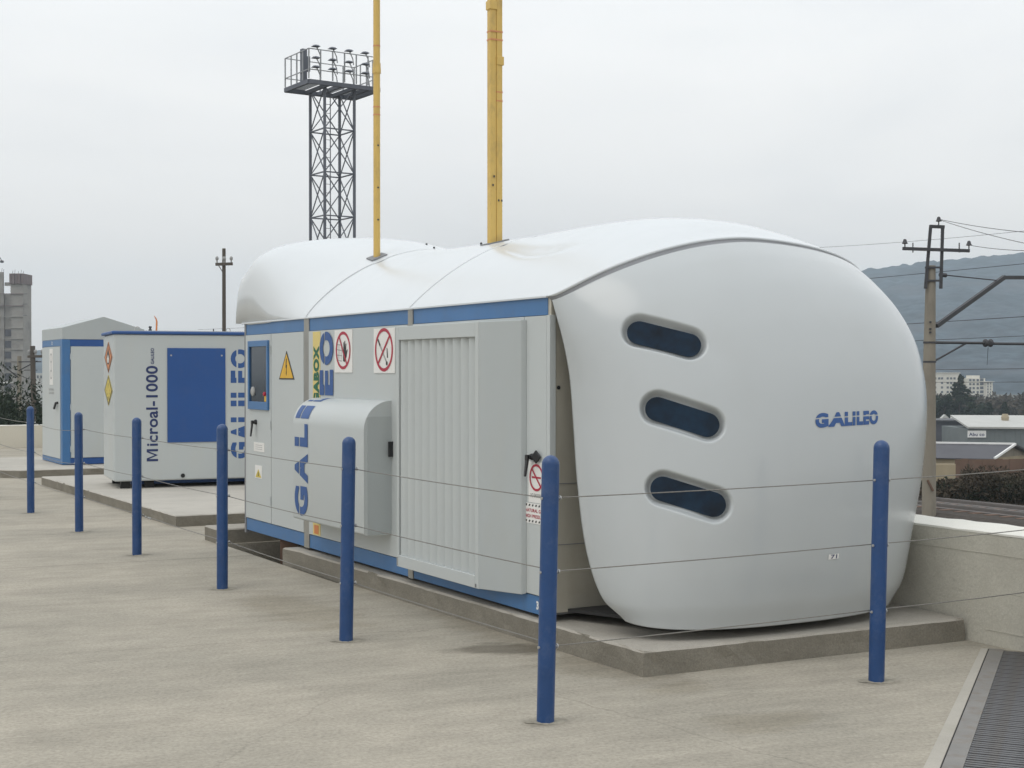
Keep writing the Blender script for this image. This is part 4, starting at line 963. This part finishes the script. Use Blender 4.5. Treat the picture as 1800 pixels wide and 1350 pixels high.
MB().box(-2.55, -2.2, -.75, -.4, zpf + .2, zpf + 2.35).box(-2.2, -1.95, -.7, -.45, zpf + .9, zpf + 1.9).build('switch_cabinet', 'mast', LM)

# ------------------------------------------------------------------ utility poles
def upole(px, Y, pyt, w, arms, label, leanx=0, ins=True, cat='utility pole', m='pole'):
    X = (px - 900) / FP * Y; gz = ground_z(Y); zt = HC - (pyt - 653) / FP * Y
    e = empty('utility_pole', (X, Y, gz)); tag(e, label, cat)
    MB().tube([(0, 0, 0), (leanx, 0, zt - gz)], [w * .65, w * .5], 10).build('pole_shaft', m, e, smooth=True)
    for pya, x0, x1 in arms:
        z = HC - (pya - 653) / FP * Y - gz; a, b = (x0 - px) / FP * Y, (x1 - px) / FP * Y
        MB().bar((a, -.08, z), (b, -.08, z + .02), .1, .12).build('crossarm', m, e)
        if ins:
            for x in (a + .06, a + .35, b - .35, b - .06):
                MB().lathe([(.03, 0), (.03, .12), (.065, .13), (.07, .2), (.04, .27)], 8).build('insulator', 'greyp', e, loc=(x, -.08, z + .06))
    return e
e = upole(394, 60, 437, .15, [(465, 380, 410)], 'wooden utility pole with one crossarm behind the cabinet with the blue rectangle')
MB().bar((-.25, -.05, 11.0 + .0), (0, -.05, 10.6), .03).build('arm_stay', 'pole', e)
upole(62, 68, 608, .24, [(627, 50, 77)], 'dark leaning utility pole with a crossarm left of the gabled cabinet', leanx=-.12)
e = upole(34, 72, 626, .22, [], 'concrete railway post with side bracket in front of the raw tower', m='concpole')
zz = HC - (636 - 653) / FP * 72 - ground_z(72); MB().bar((0, -.1, zz), (1.15, -.1, zz), .05).build('bracket_tube', 'iron', e); MB().bar((0, -.1, zz - .45), (.95, -.1, zz + .05 + .0), .05).build('bracket_strut', 'iron', e); MB().bar((.3, -.1, zz - .42), (.95, -.1, zz - .42), .035).build('bracket_tube', 'iron', e); MB().bar((0, -.1, zz - .8), (-.9, -.1, zz - .1), .05).build('bracket_strut', 'iron', e)

# ------------------------------------------------------------------ catenary mast
Yc = 45.0; Xc = (1633.5 - 900) / FP * Yc; CM = empty('catenary_mast', (Xc, Yc, -3)); tag(CM, 'weathered concrete railway mast with crossarm and cantilever beside the shell', 'railway mast')
def zc_(py, Y=Yc): return HC - (py - 653) / FP * Y + 3
MB().tube([(0, 0, 0), (.0, 0, zc_(640)), (.04, 0, zc_(467))], [.225, .195, .15], 14).build('mast_shaft', 'concpole', CM, smooth=True)
xp = lambda px: (px - 1633.5) / FP * Yc
MB().bar((xp(1624), -.14, zc_(508)), (xp(1633), -.14, zc_(398)), .09, .07).build('head_frame_leg', 'iron', CM); MB().bar((xp(1651), -.14, zc_(508)), (xp(1654), -.14, zc_(398)), .09, .07).build('head_frame_leg', 'iron', CM)
MB().bar((xp(1631), -.14, zc_(399)), (xp(1657), -.14, zc_(400)), .09, .10).build('head_frame_top', 'iron', CM)
MB().bar((xp(1583), -.2, zc_(438)), (xp(1700), -.2, zc_(442)), .08, .10).build('crossarm', 'iron', CM)
for y in (471, 494): MB().bar((xp(1623), -.16, zc_(y)), (xp(1653), -.16, zc_(y)), .06, .06).build('clamp_band', 'iron', CM)
for px, py in ((1587, 436), (1699, 439), (1646, 397)):
    MB().lathe([(.02, 0), (.02, .1), (.10, .12), (.07, .17), (.05, .24), (.03, .26)], 10).build('insulator', 'iron', CM, loc=(xp(px), -.2, zc_(py)))
for px in (1601, 1682): MB().bar((xp(px), -.2, zc_(445)), (xp(px), -.2, zc_(428)), .03).build('pin', 'iron', CM)
for y in (565, 577, 583): MB().bar((xp(1632), -.19, zc_(y)), (xp(1632), -.19, zc_(y + 3)), .06).build('step_bolt', 'iron', CM)
# cantilever along V2 (towards the track)
def vt(px, py, back=0):
    a = (px - 900) / FP; k = (a * Yc - Xc) / (V2.x - a * V2.y); Y = Yc + V2.y * k
    return Vector((V2.x * k, V2.y * k, HC - (py - 653) / FP * Y + 3))
MB().bar(vt(1646, 573), vt(1765, 487), .13, .13).build('cantilever_arm', 'iron', CM); MB().bar(vt(1764, 488), vt(1880, 488), .12, .12).build('cantilever_arm', 'iron', CM)
MB().tube([vt(1655, 483), vt(1752, 493)], .02, 6).build('tie_rod', 'iron', CM); MB().tube([vt(1652, 483), vt(1662, 484)], .07, 8).build('insulator', 'iron', CM)
MB().tube([vt(1640, 602), vt(1728, 603)], .045, 8).build('steady_tube', 'iron', CM); MB().tube([vt(1746, 604), vt(1880, 605)], .045, 8).build('steady_tube', 'iron', CM)
for px in (1732, 1741):
    p = vt(px, 603); MB().add(*(lambda b: (b.v, b.f))(MB().lathe([(.02, -.06), (.09, -.05), (.135, 0), (.09, .05), (.02, .06)], 14))).build('insulator_disc', 'iron', CM, loc=p, smooth=True).rotation_euler = (0, radians(90), TH)
MB().bar(vt(1640, 636), vt(1697, 604), .05).build('strut', 'iron', CM)
for y in (602, 636): MB().lathe([(.205, -.03), (.205, .03)], 16).build('clamp_band', 'iron', CM, loc=(.01, 0, zc_(y)))
MB().bar((-.12, -.24, zc_(843)), (.06, -.24, zc_(862)), .06).build('foot_step', 'rust', CM)
# overhead wires along the line
def ohw(px, py, Y, k0, k1, r, label, d=None, sag=0.0, ez=0):
    a = W(px, py, Y); d = d or U2; p = [a + d * k0, a + d * k1 + Vector((0, 0, ez))]
    tag(wire(p, [sag], r, 5, 24).build('overhead_wire', 'iron'), label, 'overhead wire', 'thin overhead wires beyond the wall')
ohw(1700, 464, 50, -14, 90, .011, 'thin overhead wire passing just under the ridge line of the hill', sag=.4)
ohw(1660, 552, 52, -14, 90, .013, 'overhead wire crossing the hillside between crossarm and cantilever tube', sag=.6)
ohw(1700, 584, 53, -14, 90, .010, 'faint overhead wire just above the level cantilever tube', sag=.5)
ohw(1735, 642, 51, -14, 90, .012, 'contact wire hanging below the cantilever tube', sag=.3)
ohw(1720, 666, 60, -14, 90, .010, 'faint overhead wire crossing in front of the pale apartment block', sag=.3)
MB_ = MB().tube([W(1737, 606, 47), W(1735, 642, 51)], .008, 5).build('dropper_wire', 'iron'); tag(MB_, 'short dropper wire hanging from the cantilever tube', 'wire')
for i, (a, b, l_) in enumerate((((1652, 386), (1830, 411), 'upper thin wire running right from the mast top'), ((1652, 387), (1830, 434), 'lower thin wire running right from the mast top'), ((1703, 431), (1830, 441), 'thin wire running right from the crossarm tip'))):
    tag(wire([W(*a, Yc - .2), W(*b, Yc - 9)], [.05], .009, 5).build('overhead_wire', 'iron'), l_, 'overhead wire', 'thin overhead wires beyond the wall')
tag(wire([W(1380, 438, 75), W(1830, 403, 60)], [.1], .008, 5).build('overhead_wire', 'iron'), 'faint wire against the sky behind the shell top', 'overhead wire', 'thin overhead wires beyond the wall')
tag(wire([W(-20, 626, 71), W(62, 668, 71)], [.2], .012, 5).build('overhead_wire', 'iron'), 'wire sloping down across the raw tower at far left', 'overhead wire', 'thin overhead wires beyond the wall')

# ------------------------------------------------------------------ railway
RT = empty('railway_track', W(1700, 900, 46.6)); RT.location.z = -3; RT.rotation_euler = (0, 0, TH); tag(RT, 'railway track running just beyond the low wall', 'railway track')
MB().prism([(-2.6, -40, .02), (3.0, -40, .02), (2.4, -40, .22), (-2.0, -40, .22)], (0, 200, 0)).build('ballast_bed', 'ballast', RT)
for x in (-.75, .75): MB().prism([(x - .065, -40, .23), (x + .065, -40, .23), (x + .02, -40, .26), (x + .036, -40, .34), (x + .036, -40, .385), (x - .036, -40, .385), (x - .036, -40, .34), (x - .02, -40, .26)], (0, 200, 0)).build('rail', 'railm', RT)
sl = MB().box(-1.3, 1.3, -.12, .12, .16, .235).build('sleeper', 'rust', RT, loc=(0, -15, 0))
for k in range(1, 60):
    o = bpy.data.objects.new('sleeper', sl.data); COL.objects.link(o); o.parent = RT; o.location = (0, -15 + k * .62, 0)

# ------------------------------------------------------------------ far buildings
def T(name, px, Y, label, cat, rz=0, gz=None):
    e = empty(name, ((px - 900) / FP * Y, Y, ground_z(Y) if gz is None else gz), rz); tag(e, label, cat); return e
# gabled grey building: long side runs away to the left, gable end turned to the right
Yb = 104.0; e = T('gabled_shed', 1752, Yb, 'low old building with grey sheet roof edged in white beyond the railway', 'building')
gz_ = ground_z(Yb); eav = HC - (803 - 653) / FP * Yb - gz_; rdg = HC - (781.5 - 653) / FP * 106.1 - gz_
la = Vector((-.955, .30, 0)); lb = Vector((4.2, 4.2, 0)); LB = 17
E0, EA, EF = Vector((0, 0, eav)), lb * .5 + Vector((0, 0, rdg)), lb + Vector((0, 0, eav))
o1 = la * .35
MB().prism([o1, o1 + la * LB, o1 + la * LB + lb, o1 + lb], (0, 0, eav - .12)).build('wall', 'tan', e)
MB().prism([o1 + Vector((0, 0, eav - .11)), o1 + lb + Vector((0, 0, eav - .11)), o1 + lb * .5 + Vector((0, 0, rdg - .12))], la * .25).build('gable_wall', 'concpole', e)
ov = -lb.normalized() * .35 + Vector((0, 0, -.14))
MB().add([E0 + ov, EA, EA + la * LB, E0 + ov + la * LB, EF - Vector((ov.x, ov.y, -ov.z)), EF - Vector((ov.x, ov.y, -ov.z)) + la * LB], [(0, 1, 2, 3), (1, 4, 5, 2)]).build('roof', 'roofg', e, solid=.07)
MB().bar(EA + Vector((0, 0, .06)), EA + la * LB + Vector((0, 0, .06)), .22, .13).build('ridge_cap', 'whitef', e)
MB().bar(EA - la * .03 + Vector((0, 0, .03)), E0 + ov - la * .03 + Vector((0, 0, .04)), .14, .15).build('white_verge', 'whitef', e)
MB().bar(EA - la * .03 + Vector((0, 0, -.02)), EF - la * .03 + Vector((0, 0, -.05)), .12, .12).build('verge', 'iron', e)
MB().bar((-.75, -.6, eav - .45), (-1.05, -.6, eav - .8), .10, .12).build('white_downpipe', 'whitef', e)
# ruin walls and rusty fence
e = T('ruined_wall', 1640, 84, 'short tan masonry ruin below the white edged roof', 'wall'); zr_ = lambda py: HC - (py - 653) / FP * 84 - ground_z(84)
MB().box(-2.5, 1.35, 0, .4, 0, zr_(816)).box(-2.5, .2, -.3, 0, 0, zr_(838)).build('masonry', 'tan', e)
e = T('rusty_fence', 1742, 88, 'rusty brown panel fence below the gable', 'fence'); zr_ = lambda py: HC - (py - 653) / FP * 88 - ground_z(88)
for k in range(16):
    x = -2.2 + k * .42; MB().box(x, x + .41, .02 * (k % 2), .06 + .02 * (k % 2), 0, zr_(807 - (k > 9) * (k - 9) * 1.0) + random.uniform(-.03, .03)).build('panel', 'rust', e)
# pale roofed shed with sign
Ys = 200; e = T('pale_roofed_shed', 1701, Ys, 'long green grey shed with pale roof and white sign panel', 'building'); zq = lambda py: HC - (py - 653) / FP * Ys - ground_z(Ys)
xx = lambda px: (px - 1701) / FP * Ys
MB().box(0, xx(1900), 0, 12, 0, zq(754)).build('wall', 'shed', e)
MB().add([(xx(1700), -.4, zq(753)), (xx(1900), -.4, zq(755)), (xx(1900), 11, zq(744) + .5), (xx(1713), 11, zq(743) + .5)], [(0, 1, 2, 3)]).build('roof', 'shedroof', e, solid=.25)
s_ = MB().box(xx(1701), xx(1733), -.15, -.02, zq(769), zq(757)).build('sign', 'whitef', e)
g = MB(); text(g, lambda x, y: (xx(1703) + (xx(1730) - xx(1703)) * x, -.17, zq(766.5) + (zq(760.5) - zq(766.5)) * y), 'Abu co', .02); g.build('sign_lettering', 'navyd', s_, fixn=False)
for k in range(14): MB().box(xx(1740 + k * 9), xx(1740 + k * 9) + .12, -.06, -.005, 0, zq(755)).build('wall_rib', 'shed', e)
MB().lathe([(.5, 0), (.6, .5), (.4, 1.0)], 8).build('roof_clutter', 'tan', e, loc=(xx(1793), 6, zq(746) + .3))
# dark shed
Yd = 215; e = T('dark_shed', 1640, Yd, 'dark low shed with a darker doorway right of the concrete mast', 'building'); zq = lambda py: HC - (py - 653) / FP * Yd - ground_z(Yd); xx = lambda px: (px - 1640) / FP * Yd
MB().box(xx(1560), xx(1790), 0, 8, 0, zq(741)).build('wall', 'shedd', e); MB().box(xx(1555), xx(1795), -.6, 8.5, zq(741), zq(738.5)).build('roof', 'iron', e)
MB().box(xx(1664), xx(1679), -.05, -.005, 0, zq(753)).build('door', 'dark', e); MB().box(xx(1664), xx(1679), -.04, -.005, zq(751), zq(742)).build('transom', 'shedd', e)
for a, b, ps in ((1697, 1712, 732), (1716, 1725, 735), (1735, 1748, 735.5)):
    MB().prism([(xx(a), 12, zq(740)), (xx(b), 12, zq(740)), (xx((a + b) / 2), 12, zq(ps + 1))], (0, 1.0, 0)).build('far_gable', 'shedroof', e)
# apartment block
Ya = 600; e = T('apartment_block', 1640, Ya, 'pale apartment block with window rows behind the dark conifer', 'apartment block'); zq = lambda py: HC - (py - 653) / FP * Ya - ground_z(Ya); xx = lambda px: (px - 1640) / FP * Ya
MB().box(xx(1600), xx(1686), 0, 12, 0, zq(656)).build('wall', 'flat', e); MB().box(xx(1600), xx(1688), -.4, 12, zq(656), zq(655)).build('roof', 'flat', e)
MB().box(xx(1697), xx(1729), -2, 12, 0, zq(665)).box(xx(1709), xx(1722), 0, 8, 0, zq(660)).build('wall', 'flat', e)
MB().box(xx(1729) + .01, xx(1741), -3, 10, 0, zq(672)).build('stair_tower', 'flat', e); MB().box(xx(1726), xx(1743), -3.5, 10, zq(672), zq(670.5)).build('roof', 'flat', e)
wm = MB().box(0, .9, -.08, 0, 0, .9).build('window', 'flatw', e, loc=(xx(1649), 0, zq(667)))
def win(px, py, y=0, s=(1, 1, 1)):
    o = bpy.data.objects.new('window', wm.data); COL.objects.link(o); o.parent = e; o.location = (xx(px), y, zq(py)); o.scale = s
for px in (1605, 1612, 1619, 1626, 1634, 1642, 1654, 1664, 1670, 1676):
    for py in (667, 675, 683, 691, 699, 707): 
        if (px, py) != (1649, 667): win(px, py)
for py in (670, 677, 684, 691, 698, 705):
    for px in (1701, 1707, 1714): win(px, py, -2.02)
    win(1720, py, -2.02, (1.6, 1, 1.3))
for py in range(676, 712, 5): win(1731.5, py, -3.02, (.5, 1, .9)); win(1736.5, py, -3.02, (.35, 1, .9))
# raw concrete tower at left
Yt = 350; e = T('unfinished_tower', 0, Yt, 'raw grey unfinished concrete tower at the left edge', 'tower'); zq = lambda py: HC - (py - 653) / FP * Yt - ground_z(Yt); xx = lambda px: px / FP * Yt
MB().box(xx(20), xx(41), 0, 6, 0, zq(497)).build('core', 'towc', e)
MB().box(xx(-40), xx(6), .5, 6, 0, zq(516)).box(xx(-40), xx(5), .5, 1.0, zq(516), zq(495)).box(xx(6), xx(20) - .01, 1.0, 6, 0, zq(516)).box(xx(6), xx(20) - .01, 1.0, 1.5, zq(502), zq(496)).box(xx(16.5), xx(20) - .01, 1, 1.5, zq(516), zq(502)).build('recessed_wall', 'towc', e)
MB().box(xx(-40), xx(5), .5, 1.0, zq(495) + .005, zq(478)).build('upper_wall', 'towc', e)
for k in range(5): MB().box(xx(18 + k * 5), xx(18 + k * 5) + xx(4.3), -.45 - .15 * (k % 2), 6.2, zq(499), zq(481)).build('formwork_board', 'towr', e)
for py in (516, 537, 556, 576, 595, 614, 634, 654, 673, 692): MB().box(xx(-40), xx(41.8), -.30, .0 if py != 537 else .3, zq(py + 1.2), zq(py)).build('floor_slab', 'towr' if py in (516, 537) else 'towc', e)
for k, py in enumerate((585, 605, 624, 643, 662, 681)): MB().box(xx(7), xx(19), .88, .99, zq(py + 6), zq(py - 6)).build('opening', 'shedd', e)
MB().box(xx(6), xx(22), -.2, -.13, zq(673), zq(671)).build('white_lintel', 'whitef', e)
for x, h2 in ((20, 6), (24, 8), (30, 5), (35, 7), (39, 5), (1, 10), (4, 8)): MB().bar((xx(x), 1, zq(481)), (xx(x) + .1, 1, zq(481 - h2)), .06).build('rebar', 'iron', e)
for py in (517, 535, 555): MB().bar((xx(41), -.1, zq(py)), (xx(48), -.1, zq(py - .5)), .08).build('scaffold_stub', 'iron', e)
tag(MB().bar(W(0, 452, 349), W(4, 459, 349), .15).add(*(lambda b: (b.v, b.f))(MB().box(*(lambda w: (w.x - .35, w.x + .3, 348.5, 349.2, w.z - .3, w.z + .25))(W(4.5, 460, 349))))).build('crane_hook', 'iron'), 'small dark crane hook block hanging above the raw tower', 'crane hook')
# pale low block far left
e = T('distant_block', 45, 520, 'distant low pale block with window row left of the gabled cabinet', 'building'); zq = lambda py: HC - (py - 653) / FP * 520 - ground_z(520); xx = lambda px: (px - 45) / FP * 520
MB().box(0, xx(110), 0, 10, 0, zq(656)).build('wall', 'shedroof', e)
for k in range(8): MB().box(xx(47 + k * 6), xx(50 + k * 6), -.1, -.005, zq(665), zq(660)).build('window', 'flatw', e)

# ------------------------------------------------------------------ trees and scrub
def leafcloud(mb, c, rad, n, size, rnd, shell=.45):
    c = Vector(c)
    for _ in range(n):
        d = Vector((rnd.gauss(0, 1), rnd.gauss(0, 1), rnd.gauss(0, 1))).normalized(); k = shell + (1 - shell) * rnd.random()
        p = c + Vector((d.x * rad[0], d.y * rad[1], d.z * rad[2])) * k
        a = Vector((rnd.gauss(0, 1), rnd.gauss(0, 1), rnd.gauss(0, 1))).normalized(); b = a.cross(d + Vector((.01, .02, .03))).normalized(); s = size * rnd.uniform(.5, 1.3)
        mb.add([p - a * s, p + b * s * .42, p + a * s, p - b * s * .42], [(0, 1, 2, 3)])
def tree(px, Y, top_py, wpx, label, kind, seed, group):
    rnd = random.Random(seed); gz = ground_z(Y); e = empty('conifer_tree' if kind == 'conifer' else 'broadleaf_tree', ((px - 900) / FP * Y, Y, gz)); H = HC - (top_py - 653) / FP * Y - gz; R = wpx / FP * Y / 2
    tag(e, label, 'tree', group)
    tr = MB().tube([(0, 0, 0), (.02 * H * rnd.uniform(-1, 1), 0, H * .5), (0, 0, H * .92)], [H * .03, H * .018, H * .004], 8); cr = MB()
    if kind == 'conifer':
        nb_ = 46
        for k in range(nb_):
            u = (k + .5) / nb_; z = H * (.12 + .86 * u); rr = R * (1 - u)**.6 * rnd.uniform(.7, 1.2); a = rnd.uniform(0, 2 * pi)
            tip = Vector((cos(a) * rr, sin(a) * rr, z - rr * .12)); tr.tube([(0, 0, z), tip * .8 + Vector((0, 0, z * .2))], [H * .006, H * .002], 4)
            for j in range(3): leafcloud(cr, Vector((0, 0, z)).lerp(tip, .35 + .3 * j), (rr * .32 + .15, rr * .32 + .15, H * .035), 90, Y * .0011, rnd, .1)
    else:
        for k in range(26):
            a = rnd.uniform(0, 2 * pi); el_ = rnd.uniform(.0, 1); c = Vector((cos(a) * R * rnd.uniform(.15, .8), sin(a) * R * rnd.uniform(.15, .8), H * (.28 + .60 * el_ * (1 - .2 * rnd.random()))))
            tr.tube([(0, 0, H * rnd.uniform(.15, .5)), c], [H * .010, H * .003], 4)
            leafcloud(cr, c, (R * .34, R * .34, H * .13), (420 if Y < 120 else 170), Y * (.0011 if Y < 120 else .0012), rnd, .15)
    tr.build('trunk', 'bark', e); cr.build('crown', 'leafd', e, fixn=False)
tg = 'evergreen trees beyond the railway'
tree(1687, 262, 659, 66, 'broad dark conifer in front of the pale apartment block', 'conifer', 1, tg)
tree(1654, 255, 686, 44, 'rounded dark tree just right of the concrete mast', 'broad', 2, tg)
tree(1738, 250, 708, 26, 'small dark conifer right of the apartment block', 'conifer', 3, tg)
tree(1766, 252, 708, 22, 'slim dark conifer farthest right on the hill foot', 'conifer', 4, tg)
tree(1712, 245, 702, 48, 'low rounded tree below the apartment block', 'broad', 5, tg)
tree(1790, 240, 729, 26, 'low bushy tree at the right picture edge', 'broad', 6, tg)
tl = 'dark trees beyond the cream wall'
for i, (px, Y, tp, w, l_) in enumerate(((4, 62, 668, 50, 'dark evergreen below the raw tower at the far left edge'), (30, 64, 672, 48, 'dark evergreen at the foot of the concrete railway post'), (56, 70, 672, 44, 'dark evergreen behind the leaning utility pole'), (-30, 60, 675, 60, 'dark evergreen just outside the left edge'), (95, 66, 690, 44, 'dark evergreen hidden behind the gabled cabinet'), (18, 58, 690, 64, 'low dark shrub tree nearest the cream wall'))):
    tree(px, Y, tp, w, l_, 'broad', 20 + i, tl)
def scrub(name, label, x0, x1, Y0, Y1, hfn, n, m, seed, size):
    rnd = random.Random(seed); mb = MB()
    for _ in range(n):
        Y = rnd.uniform(Y0, Y1); px = rnd.uniform(x0, x1); X = (px - 900) / FP * Y; h = (hfn(px) if hfn(px) > 0 else max(.3, HC + hfn(px) * Y - ground_z(Y))) * (.55 + .45 * (mnoise.noise(Vector((X * .35, Y * .35, seed))) + .6)); z = ground_z(Y) + h * rnd.random()**.6
        p = Vector((X, Y, z)); a = Vector((rnd.gauss(0, 1), rnd.gauss(0, 1), rnd.gauss(0, 1.4))).normalized(); b = a.cross(Vector((rnd.gauss(0, 1), rnd.gauss(0, 1), rnd.gauss(0, 1)))).normalized(); s = size * rnd.uniform(.4, 1.4)
        mb.add([p - a * s, p + b * s * .35, p + a * s, p - b * s * .35], [(0, 1, 2, 3)])
    tag(mb.build(name, m, fixn=False), label, None, kind='stuff')
scrub('scrub', 'tangled bare brown scrub on the slope beyond the track', 1560, 1900, 48.9, 72, lambda px: -.069 if px > 1690 else -.077, 60000, 'leafb', 11, .085)
scrub('undergrowth', 'dark green bushes on the slope beyond the track', 1575, 1900, 49.5, 70, lambda px: -.078, 30000, 'leafd', 12, .08)
scrub('low_hedge', 'dark hedge at the foot of the hill behind the sheds', 1600, 1900, 228, 246, lambda px: 3.2, 12000, 'leafd', 13, .45)
scrub('town_scrub', 'brownish bare trees along the foot of the hill', 1600, 1950, 300, 420, lambda px: 6, 14000, 'leafb', 14, .8)
scrub('verge_scrub', 'dark bushes beyond the cream wall', -150, 330, 50, 66, lambda px: 4.6, 50000, 'leafd', 15, .085)
scrub('far_scrub', 'bare brown trees far behind the cream wall', -200, 500, 120, 190, lambda px: 7.0, 16000, 'leafb', 16, .45)
